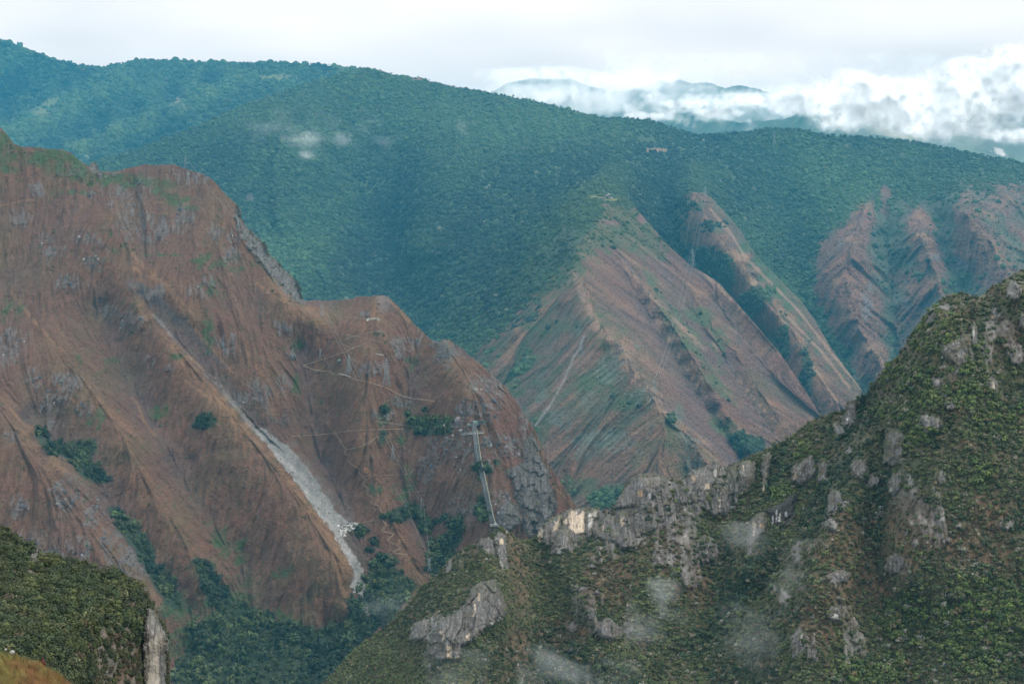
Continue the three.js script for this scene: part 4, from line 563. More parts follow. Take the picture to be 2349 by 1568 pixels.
spread('forest', 'forest on the slope left of the hamlet and the pyramid mountain', 'forest', crownShapes, LUMP, canopy(C, 30000, (x, y) => Math.max(cForest(x, y, fbm(x * 0.05, y * 0.05, 2), 8) * (1 - 0.9 * cYellow(x, y)) * (1 - 0.9 * cPlot(x, y)), 0.9 * cDark(x, y, 0, 4), 0.45 * cPlateau(x, y, fbm(x * 0.05, y * 0.05, 2), 12) * (1 - cYellow(x, y)) * (1 - cPlot(x, y)), 0.05 * cGreen(x, y, fbm(x * 0.05, y * 0.05, 2), 14)), 2.6, 5.4, (x, y, p) => blend(forestC(x, y, p), [0.055, 0.085, 0.03], y > 900 ? 0 : 0.55 * cPlateau(x, y) + 0.2)), 'canopy');
spread('forest', 'dark trees in the gully of the narrow spur', 'forest', crownShapes, LUMP, canopy(E, 9000, (x, y) => 0.9 * eGreen(x, y, fbm(x * 0.05, y * 0.05, 2), 12) + 0.5 * (1 - sst(1555, 1585, x)), 3.5, 7, forestC), 'canopy');
// trees that stand up against the sky on the skyline
const treeShapes = [shrubGeo(60, 0.26, 0.9, 5), shrubGeo(60, 0.26, 1.1, 6), shrubGeo(60, 0.26, 0.8, 6)];
{
  const list = [];
  for (let i = 0; i < 900; i++) { const T = rnd() < 0.3 ? B1 : B2, x = T === B1 ? rr(0, 840) : rr(840, 2349), y = polyY(T.top, x) + rr(-1, 3), p = T.point(x, y), r = rr(3.5, 7) * (rnd() < 0.05 ? 1.5 : 1); p.y += r * rr(0.1, 0.8); list.push({ p, s: [r, r, r], r: rr(0, 6.28), c: jit([0.024, 0.046, 0.022], 0.3) }); }
  spread('treeline', 'uneven line of trees along the forested skyline', 'treeline', treeShapes, LEAF, list, 'foliage');
}
// valley and gully woods on the brown mountain
const bushShapes = [0, 1, 2].map((i) => shrubGeo(90, 0.22, 0.85, 6 + i));
spread('woods', 'dark green woods in the gullies and valley floor below the brown mountain', 'woods', bushShapes, LEAF, canopy(D, 40000, (x, y) => dDark(x, y, fbm(x * 0.06, y * 0.06, 3), 7) * (y > 1240 || x < 420 ? 0.55 : 0.75) * (y > 1600 ? 0 : 1), 2.4, 6.2, (x, y, p) => { const k = clamp(0.42 + 1.1 * fbm(p.x * 0.02 + 3, p.y * 0.03, 3) + rr(-0.35, 0.35)); return jit(blend([0.012, 0.028, 0.013], [0.068, 0.095, 0.032], k), 0.3); }), 'foliage');
spread('bushes', 'low green bushes scattered over the brown grass slopes', 'bushes', bushShapes, LEAF, canopy(D, 42000, (x, y) => 0.6 * Math.max(dGreen(x, y, fbm(x * 0.06, y * 0.06, 3), 14), 1.3 * dTop(x, y, fbm(x * 0.06, y * 0.06, 3), 10)) + 0.03 + 0.25 * sst(1330, 1460, y) * clamp(0.5 + fbm(x * 0.02, y * 0.02, 3)) - dScree(x, y), 0.5, 1.6, (x, y, p) => jit(blend([0.035, 0.062, 0.022], [0.095, 0.11, 0.04], rnd()), 0.3)), 'foliage');

// ------------------------------------------------------------------ dry grass tussocks that roughen the brown slopes
const tuss = [0, 1, 2].map(() => lump(0, 0.3, 0.8));
function tussocks(T, n, rMin, rMax, skip, label) {
  const list = [];
  for (let i = 0; i < n; i++) { const x = rr(Math.max(0, T.x0), Math.min(PW, T.x1)), y = rr(polyY(T.top, x) + 1, Math.min(1568, polyY(T.bot, x))); if (rnd() < skip(x, y)) continue; const [fi, fj] = T.index(x, y), k = (Math.round(fj) * T.nx + Math.round(fi)) * 3, r = rr(rMin, rMax) * (0.7 + 0.6 * rnd()), m = 0.72 + 0.75 * rnd() ** 1.4, p = T.point(x, y); list.push({ p, s: [r, r * rr(0.6, 1.1), r], r: rr(0, 6.28), c: [T.col[k] * m * rr(0.93, 1.07), T.col[k + 1] * m, T.col[k + 2] * m * rr(0.93, 1.07)] }); }
  spread('tussocks', label, 'grass', tuss, LUMP, list, 'tuft');
}
tussocks(D, 120000, 0.45, 0.95, (x, y) => Math.max(dDark(x, y), dScree(x, y), 0.8 * dCliff(x, y)), 'short brown tussock grass covering the large left mountain');
tussocks(C, 70000, 1.0, 2.1, (x, y) => cForest(x, y), 'short brown grass and low scrub covering the pyramid mountain');
tussocks(E, 20000, 1.2, 2.5, (x, y) => eGreen(x, y), 'brown grass tussocks on the narrow spur');
tussocks(B2, 90000, 2, 4, (x, y) => 1 - 0.9 * fZone(x, y, 0, 0), 'low brown and green scrub on the far right slopes');

// ------------------------------------------------------------------ stones
const stones = [0, 1, 2].map(() => stone());
{
  const list = [];
  const put = (T, x, y, r, c, up = 1) => { const p = T.point(x, y), s = [r * rr(0.7, 1.2), r * rr(0.8, 1.3) * up, r * rr(0.7, 1.2)]; list.push({ p, s, r: rr(0, 6.28), t: rr(-0.4, 0.4), t2: rr(-0.4, 0.4), c }); };
  for (let i = 0; i < 18000; i++) { const x = rr(0, 1300), y = rr(polyY(D.top, x), 1500), w = Math.max(dRock(x, y, fbm(x * 0.08, y * 0.08, 3), 9), 0.35 * dCliff(x, y, 0, 4)); if (rnd() < w * 0.36) put(D, x, y, rr(0.5, 1.5) * (1 + 2 * rnd() ** 6), jit(rnd() < 0.15 ? [0.20, 0.195, 0.19] : [0.085, 0.085, 0.09], 0.35), rr(0.8, 1.7)); }
  for (let i = 0; i < 1100; i++) { const x = rr(0, 1300), y = rr(polyY(D.top, x), 1450); if (dDark(x, y) < 0.1) put(D, x, y, rr(0.25, 0.6), jit([0.15, 0.145, 0.14], 0.4)); }
  spread('boulders', 'grey rock outcrops and boulders strewn over the brown mountain', 'boulders', stones, ROCKM, list, 'rock');
}
{
  const list = [], bould = region([[[775, 1206], [800, 1201], [823, 1202], [818, 1212], [800, 1216], [790, 1230], [780, 1228]]], 2), upper = strip([[4, [[350, 722], [374, 742], [406, 786]]], [2, [[406, 786], [466, 852]]], [3.6, [[466, 852], [502, 878], [520, 905]]], [2.6, [[520, 905], [545, 930], [580, 985]]]]), low = region([[838, 1404, 10, 12], [853, 1310, 14, 8], [846, 1336, 8, 5]], 3);
  const root = new THREE.Group(), P = [], I = [], Cc = [], map = new Map(), leftEdge = [[987, 578], [1061, 643], [1131, 696], [1200, 751], [1270, 792], [1318, 813], [1371, 830]];
  const put = (x, y, r, c) => { const p = D.point(x, y, 0.5); list.push({ p, s: [r * rr(0.7, 1.2), r * rr(0.7, 1.1), r * rr(0.7, 1.2)], r: rr(0, 6.28), t: rr(-1, 1), t2: rr(-1, 1), c }); };
  for (let i = 0; i < 60000; i++) {
    const x = rr(330, 870), y = rr(700, 1430), w = dScree(x, y, vn(x * 0.2, y * 0.2), 4), b = bould(x, y, vn(x * 0.3, y * 0.3), 3), u = Math.max(upper(x, y, vn(x * 0.2, y * 0.2)), 0.5 * low(x, y, vn(x * 0.2, y * 0.2), 5));
    const edge = Math.abs(fbm(x * 0.03 + y * 0.02, 4, 2)) < 0.12 ? 1 : 0.35;
    if (b > 0.3) { if (rnd() < 0.9) put(x, y, rr(0.7, 2.0), jit(rnd() < 0.6 ? [0.38, 0.37, 0.35] : [0.2, 0.2, 0.2], 0.25)); }
    else if (rnd() < w * edge * (y < 985 ? 0.35 : 1)) put(x, y, rr(0.25, 0.75) * (rnd() < 0.04 ? 2.4 : 1), jit(blend([0.125, 0.122, 0.116], [0.33, 0.32, 0.30], rnd() ** 4), 0.35));
    else if (rnd() < u) put(x, y, rr(0.25, 0.7), jit(blend([0.17, 0.155, 0.14], [0.34, 0.32, 0.30], rnd() ** 2), 0.25));
  }
  const m = new THREE.Matrix4(), q = new THREE.Quaternion(), e = new THREE.Euler(), s = new THREE.Vector3(), col = new THREE.Color();
  // loose sheet of fine rubble laid over the gully
  for (let j = 0; j < D.ny - 1; j++) for (let i = 0; i < D.nx - 1; i++) {
    const x = D.xs[i]; if (x < 570 || x > 850) continue; const y = lerp(D.tops[i], D.bots[i], j / (D.ny - 1)); if (y < 980 || y > 1375) continue;
    if (dScree(x, y, 1.4 * fbm(x * 0.12, y * 0.12, 3), 6) < 0.5) continue;
    const ids = [j * D.nx + i, j * D.nx + i + 1, (j + 1) * D.nx + i, (j + 1) * D.nx + i + 1].map((k) => { if (!map.has(k)) { map.set(k, P.length / 3); const f = 1 - 0.6 / -D.pos[k * 3 + 2]; P.push(D.pos[k * 3] * f, D.pos[k * 3 + 1] * f + 0.15 * hash2(k, 1), D.pos[k * 3 + 2] * f); const l = 0.75 + 0.5 * hash2(k, 7) + 0.12 * D.S2[k], g = clamp(1 - (x - polyY(leftEdge, y)) / 55 + 0.4 * vn(x * 0.1, y * 0.03)); Cc.push(lerp(0.115, 0.20, g) * l, lerp(0.116, 0.196, g) * l, lerp(0.114, 0.186, g) * l); } return map.get(k); });
    I.push(ids[0], ids[2], ids[1], ids[1], ids[2], ids[3]);
  }
  const g = new THREE.BufferGeometry(); g.setAttribute('position', new THREE.Float32BufferAttribute(P, 3)); g.setAttribute('color', new THREE.Float32BufferAttribute(Cc, 3)); g.setIndex(I); g.computeVertexNormals(); part('rubble', g, EARTH, root);
  stones.forEach((gs, k) => { const mine = list.filter((_, i) => i % 3 === k), im = new THREE.InstancedMesh(gs, ROCKM, mine.length); mine.forEach((it, i) => { q.setFromEuler(e.set(it.t, it.r, it.t2)); im.setMatrixAt(i, m.compose(it.p, q, s.set(...it.s))); im.setColorAt(i, col.setRGB(...it.c)); }); im.name = 'stones'; root.add(im); });
  tag(root, 'rockslide', 'long pale grey landslide of loose stones down the brown slope', 'landslide', 'stuff');
}

// ------------------------------------------------------------------ paths and terraces
function ribbon(T, pts, width, lift = 0.5) {
  const out = [], P = [], I = [];
  for (let i = 0; i < pts.length - 1; i++) { const [a, b] = [pts[i], pts[i + 1]], n = Math.max(1, Math.round(Math.hypot(a[0] - b[0], a[1] - b[1]) / 4)); for (let k = 0; k < n; k++) out.push([lerp(a[0], b[0], k / n), lerp(a[1], b[1], k / n)]); }
  out.push(pts[pts.length - 1]);
  out.forEach(([x, y], i) => {
    const [ax, ay] = out[Math.max(0, i - 1)], [bx, by] = out[Math.min(out.length - 1, i + 1)], l = Math.hypot(bx - ax, by - ay) || 1, w = width * rr(0.75, 1.2) / 2 * F / T.depth(x, y), nx = -(by - ay) / l * w, ny = (bx - ax) / l * w;
    for (const s of [-1, 1]) { const p = T.point(x + nx * s, y + ny * s, lift); P.push(p.x, p.y, p.z); }
    if (i) { const k = i * 2; I.push(k - 2, k - 1, k, k, k - 1, k + 1); }
  });
  const g = new THREE.BufferGeometry(); g.setAttribute('position', new THREE.Float32BufferAttribute(P, 3)); g.setIndex(I); g.computeVertexNormals(); return g;
}
const DIRT = std(0.16, 0.112, 0.076), DIRT2 = std(0.118, 0.088, 0.058), STONEPATH = std(0.30, 0.285, 0.255);
const paths = [
  [T3, 1.6, DIRT, 'pale footpath slanting down to the right below the double pylons', [935, 830], [1040, 870], [1130, 885], [1180, 885], [1240, 912], [1330, 920], [1370, 930], [1420, 960], [1560, 985], [1740, 1045], [1860, 1110], [1960, 1140], [2200, 1170]],
  [T3, 1.3, DIRT, 'footpath climbing to the right past the slim left pylon', [935, 830], [1100, 780], [1360, 695], [1420, 660], [1560, 610]],
  [T3, 1.1, DIRT2, 'faint path from the saddle pylon down to the left bend', [1110, 375], [1030, 400], [930, 425], [990, 442], [1080, 475], [1170, 500], [1260, 525], [1450, 550], [1600, 585], [1790, 635]],
  [T3, 1.2, DIRT2, 'path rising to the small pale terrace in the brown slope', [1310, 590], [1420, 550], [1600, 510], [1720, 500]],
  [T3, 1.1, DIRT2, 'short path dipping between the two terraces', [1170, 602], [1270, 600], [1390, 665], [1500, 695], [1640, 720]],
  [T3, 1.2, DIRT2, 'path from the saddle to the long pale retaining wall', [1230, 345], [1380, 370], [1550, 385]],
  [T3, 1.2, DIRT, 'long level trail crossing the slope above the zigzags', [830, 1505], [1100, 1490], [1240, 1475], [1420, 1450], [1650, 1442], [1900, 1435]],
  [T5, 1.6, DIRT, 'zigzag trail running down the nose of the spur', [850, 10], [900, 100], [955, 185], [940, 220], [990, 240], [975, 290], [1015, 330], [1090, 370], [1075, 400], [1115, 440], [1155, 475], [1115, 512], [1170, 560], [1150, 610], [1220, 640], [1195, 700], [1270, 720], [1300, 790], [1255, 825], [1300, 850], [1345, 905], [1290, 960], [1420, 990], [1350, 1050], [1480, 1120], [1400, 1170], [1560, 1190]],
  [T5, 1.3, DIRT, 'side path rising from the zigzag trail to the shaded bushes', [950, 185], [1060, 165], [1180, 120], [1250, 65], [1310, 45]],
  [T5, 1.2, DIRT2, 'side path from the zigzag trail to the landslide boulders', [1300, 850], [1180, 870], [1080, 890]],
  [T5, 1.1, DIRT2, 'level path across the green lower spur', [1130, 440], [1250, 435], [1400, 428], [1550, 420]], [T5, 1.1, DIRT2, 'lower level path through the bushes of the spur', [1250, 625], [1400, 622], [1520, 595], [1700, 580]],
  [T4, 1.1, DIRT2, 'thin path crossing the slope just left of the wooded patch', [0, 705], [70, 650], [150, 630]], [T4, 1.2, DIRT, 'path leading from the woods to the upper pipeline station', [60, 500], [200, 520], [340, 540], [560, 560], [720, 560], [840, 552], [960, 552]],
];
for (const [f, w, m, label, ...p] of paths) tag(new THREE.Mesh(ribbon(D, p.map(([u, v]) => f(u, v)), w * 0.85, 0.8), m), 'path', label, 'path', 'structure');

// small walls of the terraces
function wallAlong(name, label, pts, h, th, m) {
  const root = new THREE.Group(), gs = [], a = pts.map(([x, y]) => D.point(x, y, 1));
  for (let i = 0; i + 1 < a.length; i++) { const d = a[i].distanceTo(a[i + 1]), g = new THREE.BoxGeometry(d + 0.1, h * rr(0.9, 1.1), th), mm = new THREE.Matrix4(), x = nrm(a[i + 1].clone().sub(a[i])), z = nrm(new THREE.Vector3(0, 0, 1).cross(x).cross(x).negate()), y = new THREE.Vector3().crossVectors(z, x); mm.makeBasis(x, y, z).setPosition(a[i].clone().add(a[i + 1]).multiplyScalar(0.5)); g.applyMatrix4(mm); gs.push(g); }
  part('wall_course', mergeGeometries(gs), m, root);
  return tag(root, name, label, 'wall');
}
wallAlong('retaining_wall', 'long pale curved retaining wall below the grey scar on the spur crest', [[841, 735], [845, 732], [852, 731], [860, 730.5], [867, 732], [870.5, 735]], 3.0, 1.2, STONEPATH);
wallAlong('retaining_wall', 'short pale terrace wall at the right end of the dipping path', [[862, 811], [868, 812.5], [875, 813], [880, 815]], 1.6, 1, STONEPATH);
wallAlong('retaining_wall', 'faint grey terrace wall halfway between the two brighter walls', [[848, 762], [856, 760], [866, 759.5], [874, 760]], 1.1, 1, std(0.22, 0.22, 0.19));
wallAlong('retaining_wall', 'bright stretch of wall on the slanting footpath below the lattice pylon', [[778, 857], [786, 858.5], [795, 861], [803, 864]], 1.4, 1, STONEPATH);

// ------------------------------------------------------------------ pylons and their cables
const STEEL = std(0.24, 0.27, 0.28, 0.6, { metalness: 0.3 });
function bar(a, b, t) { const d = a.distanceTo(b), g = new THREE.BoxGeometry(t, d, t); g.applyQuaternion(new THREE.Quaternion().setFromUnitVectors(new THREE.Vector3(0, 1, 0), nrm(b.clone().sub(a)))); const m = a.clone().add(b).multiplyScalar(0.5); g.translate(m.x, m.y, m.z); return g; }
const V = (x, y, z) => new THREE.Vector3(x, y, z);
function makePylon(fat) {
  const root = new THREE.Group(), t = 0.016 * fat, w = (h) => h < 0.72 ? lerp(0.125, 0.03, h / 0.72) : lerp(0.03, 0.006, (h - 0.72) / 0.28), legs = [], brace = [], lv = [0, 0.16, 0.31, 0.45, 0.58, 0.70, 0.80, 0.90, 1];
  for (const [sx, sz] of [[1, 1], [1, -1], [-1, 1], [-1, -1]]) for (let i = 0; i + 1 < lv.length; i++) legs.push(bar(V(sx * w(lv[i]), lv[i], sz * w(lv[i])), V(sx * w(lv[i + 1]), lv[i + 1], sz * w(lv[i + 1])), t));
  for (let i = 0; i + 1 < lv.length; i++) for (const s of [1, -1]) { const a = w(lv[i]), b = w(lv[i + 1]); brace.push(bar(V(-a, lv[i], s * a), V(b, lv[i + 1], s * b), t * 0.55), bar(V(a, lv[i], s * a), V(-b, lv[i + 1], s * b), t * 0.55), bar(V(s * a, lv[i], -a), V(s * b, lv[i + 1], b), t * 0.55), bar(V(-b, lv[i + 1], s * b), V(b, lv[i + 1], s * b), t * 0.5)); }
  part('leg_frame', mergeGeometries(legs), STEEL, root); part('bracing', mergeGeometries(brace), STEEL, root);
  for (const [h, l] of [[0.72, 0.14], [0.81, 0.12], [0.90, 0.10]]) { const g = []; for (const s of [1, -1]) g.push(bar(V(0, h + 0.025, 0), V(s * l, h, 0), t * 0.7), bar(V(0, h, 0), V(s * l, h, 0), t * 0.7)); part('crossarm', mergeGeometries(g), STEEL, root); }
  return root;
}
const slim = makePylon(0.55), stout = makePylon(0.8);
const PY = {};
const pylons = [
  ['ridge', D, 425.5, 387, 356, 'lattice pylon standing on the brown ridge crest against the forest', slim], ['belowridge', D, 431, 426, 390, 'lattice pylon just below the brown ridge crest', slim], ['cliff', D, 546, 531, 499, 'lattice pylon in front of the pale cliff edge', slim],
  ['saddle', D, 738.5, 726, 693, 'grey pylon on the saddle left of the long pale wall', slim], ['left', D, 734.6, 825, 798, 'slim pylon on the rising footpath', slim], ['double', D, 800.3, 857, 811, 'tall lattice pylon above the bright path wall', stout], ['dim', D, 887, 886, 820, 'dark pylon where the slanting footpath ends', slim],
  ['mid', D, 901, 1055, 1019, 'lattice pylon on the bare slope left of the pipeline', stout], ['lowa', D, 966.6, 1174, 1140, 'tall pylon at the right edge of the lower tree clump', slim], ['lowb', D, 931, 1180, 1155, 'pylon standing among the lower tree clump', slim], ['wood', D, 984, 1310, 1277, 'bluish pylon in the dark gully woods beside the rocky knoll', stout],
  ['spur', C, 1589, 611, 570, 'tall pale pylon on the edge of the pyramid mountain', slim], ['nose', C, 1501.5, 905, 872, 'faint pylon on the lower ridge of the pyramid mountain', slim], ['top', E, 1617.5, 447, 427, 'pylon at the top of the narrow spur', slim],
  ['sky1', B2, 1776.6, 334, 306, 'pylon among trees just below the right skyline', slim], ['sky2', B2, 1817.3, 299, 277, 'pylon rising above the right skyline in front of cloud', slim],
];
pylons.forEach(([k, T, x, y, top, label, proto], i) => { const o = (proto === slim ? i : i === 5 ? 0 : 1) ? proto.clone() : proto, p = T.point(x, y, 0.5), h = (y - top) / F * T.depth(x, y); o.position.copy(p); o.scale.setScalar(h); o.rotation.y = rr(-0.5, 0.5); PY[k] = { p, h }; tag(o, 'power_pylon', label, 'pylon', null, 'power pylons across the mountains'); });
const WIRE = std(0.26, 0.25, 0.24, 0.6);
function cable(a, b, level, side, sag, label, rad = 0.16) {
  const p = (k) => k.isVector3 ? k.clone() : V(k.p.x + side * k.h, k.p.y + level * k.h, k.p.z), A = p(a), B = p(b), pts = []; for (let i = 0; i <= 24; i++) { const t = i / 24, q = A.clone().lerp(B, t); q.y -= sag * 4 * t * (1 - t) * A.distanceTo(B); pts.push(q); }
  tag(new THREE.Mesh(new THREE.TubeGeometry(new THREE.CatmullRomCurve3(pts), 36, rad, 4), WIRE), 'power_cable', label, 'power cable', null, 'thin cables between the pylons');
}
const PN = { saddle: 'saddle pylon', double: 'tall lattice pylon', dim: 'dark pylon', mid: 'bare slope pylon', left: 'slim footpath pylon', lowb: 'tree clump pylon', lowa: 'clump edge pylon', wood: 'bluish gully pylon', cliff: 'cliff edge pylon', ridge: 'ridge crest pylon', top: 'narrow spur pylon', spur: 'tall pale pylon', nose: 'lower ridge pylon' };
for (const [a, b, n] of [['saddle', 'double', 2], ['double', 'dim', 1], ['double', 'mid', 2], ['left', 'lowb', 1], ['lowa', 'wood', 1], ['lowb', 'wood', 1], ['mid', 'lowa', 2], ['cliff', 'left', 1], ['ridge', 'cliff', 1], ['top', 'spur', 2], ['spur', 'nose', 2]])
  for (let i = 0; i < n; i++) cable(PY[a], PY[b], 0.72 + 0.09 * i, i ? -0.12 : 0.13, 0.025, (n > 1 ? (i ? 'upper' : 'lower') + ' thin' : 'thin') + ' cable from the ' + PN[a] + ' to the ' + PN[b], a === 'top' || a === 'spur' ? 0.2 : 0.10);

// ------------------------------------------------------------------ pipeline with its inclined railway and stations
const CONC = std(0.165, 0.165, 0.15), PALEPIPE = std(0.19, 0.195, 0.145, 0.85), DARKBED = std(0.075, 0.08, 0.083), GREYRAIL = std(0.11, 0.117, 0.12, 0.85), TEALWALL = std(0.13, 0.17, 0.16);
function tubeOn(T, pts, rad, lift) { const c = new THREE.CatmullRomCurve3(pts.map(([x, y]) => T.point(x, y, lift))); return new THREE.TubeGeometry(c, pts.length * 8, rad, 8); }
{
  const L = [[1082, 971], [1085.6, 999], [1089, 1026], [1092.8, 1052], [1096, 1066], [1100, 1081], [1105, 1105], [1109.6, 1129], [1115.6, 1155], [1121.6, 1181.6], [1125.4, 1200]], R = [[1094, 985], [1097.6, 1013.6], [1100.6, 1034], [1103.6, 1054.4], [1108, 1072], [1112, 1090.4], [1119.2, 1124], [1127.6, 1164.8], [1133.6, 1192]];
  const rail = new THREE.Group(), midL = L.map(([x, y], i) => [x + 2.6, y]);
  part('track_bed', ribbon(D, L.map(([x, y]) => [x + 4.0, y]), 5.4, 2.6), DARKBED, rail);
  for (const s of [-0.4, 3.0]) part('rail', tubeOn(D, L.map(([x, y]) => [x + s, y]), 0.34, 3.0), GREYRAIL, rail);
  const steps = []; for (let i = 0; i < 70; i++) { const t = i / 69 * (L.length - 1), k = Math.min(L.length - 2, Math.floor(t)), x = lerp(midL[k][0], midL[k + 1][0], t - k), y = lerp(midL[k][1], midL[k + 1][1], t - k), p = D.point(x - 1.3, y, 2.9), g = new THREE.BoxGeometry(2.4, 0.35, 0.4); g.translate(p.x, p.y, p.z); steps.push(g); }
  part('sleepers', mergeGeometries(steps), std(0.12, 0.115, 0.11), rail).userData = { kind: 'stuff' };
  tag(rail, 'inclined_railway', 'steep grey inclined railway running down the cliff beside the pale pipe', 'railway');
  const pipe = new THREE.Group(); part('pipe', tubeOn(D, R, 0.62, 3.2), PALEPIPE, pipe);
  for (let i = 1; i < 9; i++) { const [x, y] = [lerp(R[0][0], R[8][0], i / 9), polyY(R.map(([a, b]) => [a, b]), lerp(R[0][0], R[8][0], i / 9))], p = D.point(x, y, 2.6), g = new THREE.BoxGeometry(2.6, 1.4, 2.2); g.translate(p.x, p.y, p.z); part('saddle_block', g, CONC, pipe); }
  part('lower_pipe', tubeOn(D, [[1133.6, 1192], [1139, 1203], [1147, 1210], [1156, 1217]], 0.7, 3), PALEPIPE, pipe);
  tag(pipe, 'water_pipe', 'pale yellowish pipe running straight down the rocky spur', 'pipe');
  const road = new THREE.Group(); part('parapet', (() => { const pts = [[1055.6, 996.5], [1066, 994], [1076, 992], [1081, 990.5], [1095, 990.2], [1110, 990.3]].map(([x, y]) => D.point(x, y, 3)), gs = []; for (let i = 0; i < 5; i++) gs.push(bar(pts[i], pts[i + 1], 1.1)); return mergeGeometries(gs); })(), CONC, road); part('deck', ribbon(D, [[1058, 998], [1076, 994.5], [1110, 992.5]], 1.6, 2.6), std(0.2, 0.2, 0.19), road);
  tag(road, 'service_bridge', 'narrow concrete walkway crossing the top of the pipeline', 'walkway');
  // upper station: sunken yard with wall, valve house and roof
  const st = new THREE.Group(), c = D.point(1098, 973, 3), box = (w, h, d, x, y, z) => { const g = new THREE.BoxGeometry(w, h, d); g.translate(x, y, z); return g; };
  part('back_wall', box(17, 6, 1.2, 0, 1.5, -1.4), TEALWALL, st); part('roof', box(9, 0.6, 4, 3.6, 4.6, 0.2), std(0.05, 0.07, 0.065), st); part('valve_house', box(5, 5, 3.2, -4.2, 1.6, 0.6), std(0.2, 0.25, 0.23), st);
  for (let i = 0; i < 4; i++) part('pillar', box(0.6, 4.6, 0.6, 0.2 + i * 2.3, 2, 1.6), CONC, st); part('door', box(1.4, 2.4, 0.12, -4.2, 0.5, 2.27), std(0.05, 0.06, 0.06), st);
  st.position.copy(c); tag(st, 'valve_station', 'small dark green station at the top of the pipeline', 'building');
  const lo = new THREE.Group(), cl = D.point(1133, 1203, 4); part('platform', box(9.5, 0.8, 5, 0, -1.2, 0), CONC, lo); part('hut', box(2.6, 2.6, 2.4, 1.5, 0.5, 0), std(0.28, 0.29, 0.28), lo); part('hut_roof', box(3, 0.3, 2.9, 1.5, 2, 0), std(0.3, 0.31, 0.3), lo);
  for (let i = 0; i < 6; i++) part('post', box(0.3, 1.8, 0.3, -4.4 + i * 1.75, 0.1, 2.3), std(0.34, 0.34, 0.33), lo); part('handrail', box(9.4, 0.28, 0.28, 0, 1.1, 2.3), std(0.6, 0.6, 0.58), lo);
  lo.position.copy(cl); tag(lo, 'pipe_station', 'white railed platform with hut at the foot of the pipeline', 'platform');
}
function hut(T, x, y, w, h, wall, roof, label, lift = 1) {
  const o = new THREE.Group(), d = w * 0.8; part('wall', new THREE.BoxGeometry(w, h, d), wall, o); const s = new THREE.Shape(); s.moveTo(-w * 0.58, 0); s.lineTo(w * 0.58, 0); s.lineTo(0, h * 0.55); s.closePath();
  const g = new THREE.ExtrudeGeometry(s, { depth: d * 1.15, bevelEnabled: false }); g.translate(0, h / 2 + 0.02, -d * 0.575); part('roof', g, roof, o); part('door', new THREE.BoxGeometry(w * 0.2, h * 0.6, 0.1), std(0.04, 0.035, 0.03), o).position.set(w * 0.1, -h * 0.18, d / 2 + 0.04);
  o.position.copy(T.point(x, y, lift)); o.position.y += h * 0.3; o.rotation.y = rr(-0.5, 0.5); return tag(o, 'hut', label, 'hut');
}
hut(D, 777.5, 828.5, 3.4, 2.0, std(0.10, 0.22, 0.17), std(0.16, 0.30, 0.24), 'tiny green hut beside the tall lattice pylon'); hut(D, 779.5, 836.5, 3.0, 1.2, std(0.05, 0.06, 0.07), std(0.07, 0.08, 0.09), 'tiny dark shelter just below the green hut');
hut(D, 1021, 976.5, 4, 1.8, std(0.34, 0.34, 0.28), std(0.42, 0.42, 0.36), 'small pale hut at the right end of the wooded patch'); hut(D, 1076, 976.5, 3.6, 2.2, std(0.12, 0.16, 0.15), std(0.2, 0.24, 0.22), 'small hut just left of the upper pipeline station');
const HW = std(0.36, 0.33, 0.28), HR = std(0.13, 0.095, 0.085), HR2 = std(0.42, 0.42, 0.40);
[[1390, 449, 8, HR, 'brown roofed house at the top of the hillside hamlet'], [1397, 447.5, 8.5, HR2, 'pale roofed house at the right of the hillside hamlet'], [1387, 454.5, 9, HR, 'long low house at the lower left of the hillside hamlet'], [1396, 454, 8, HR, 'house in the middle of the hillside hamlet beside the field'], [1403, 456, 6, HR2, 'small pale shed at the lower right of the hillside hamlet']].forEach(([x, y, w, r, l]) => hut(C, x, y, w, 4, HW, r, l, 3));
hut(B2, 1614, 322, 9, 5, std(0.5, 0.5, 0.46), std(0.35, 0.36, 0.36), 'tiny white house in the trees below the right skyline dip', 5);

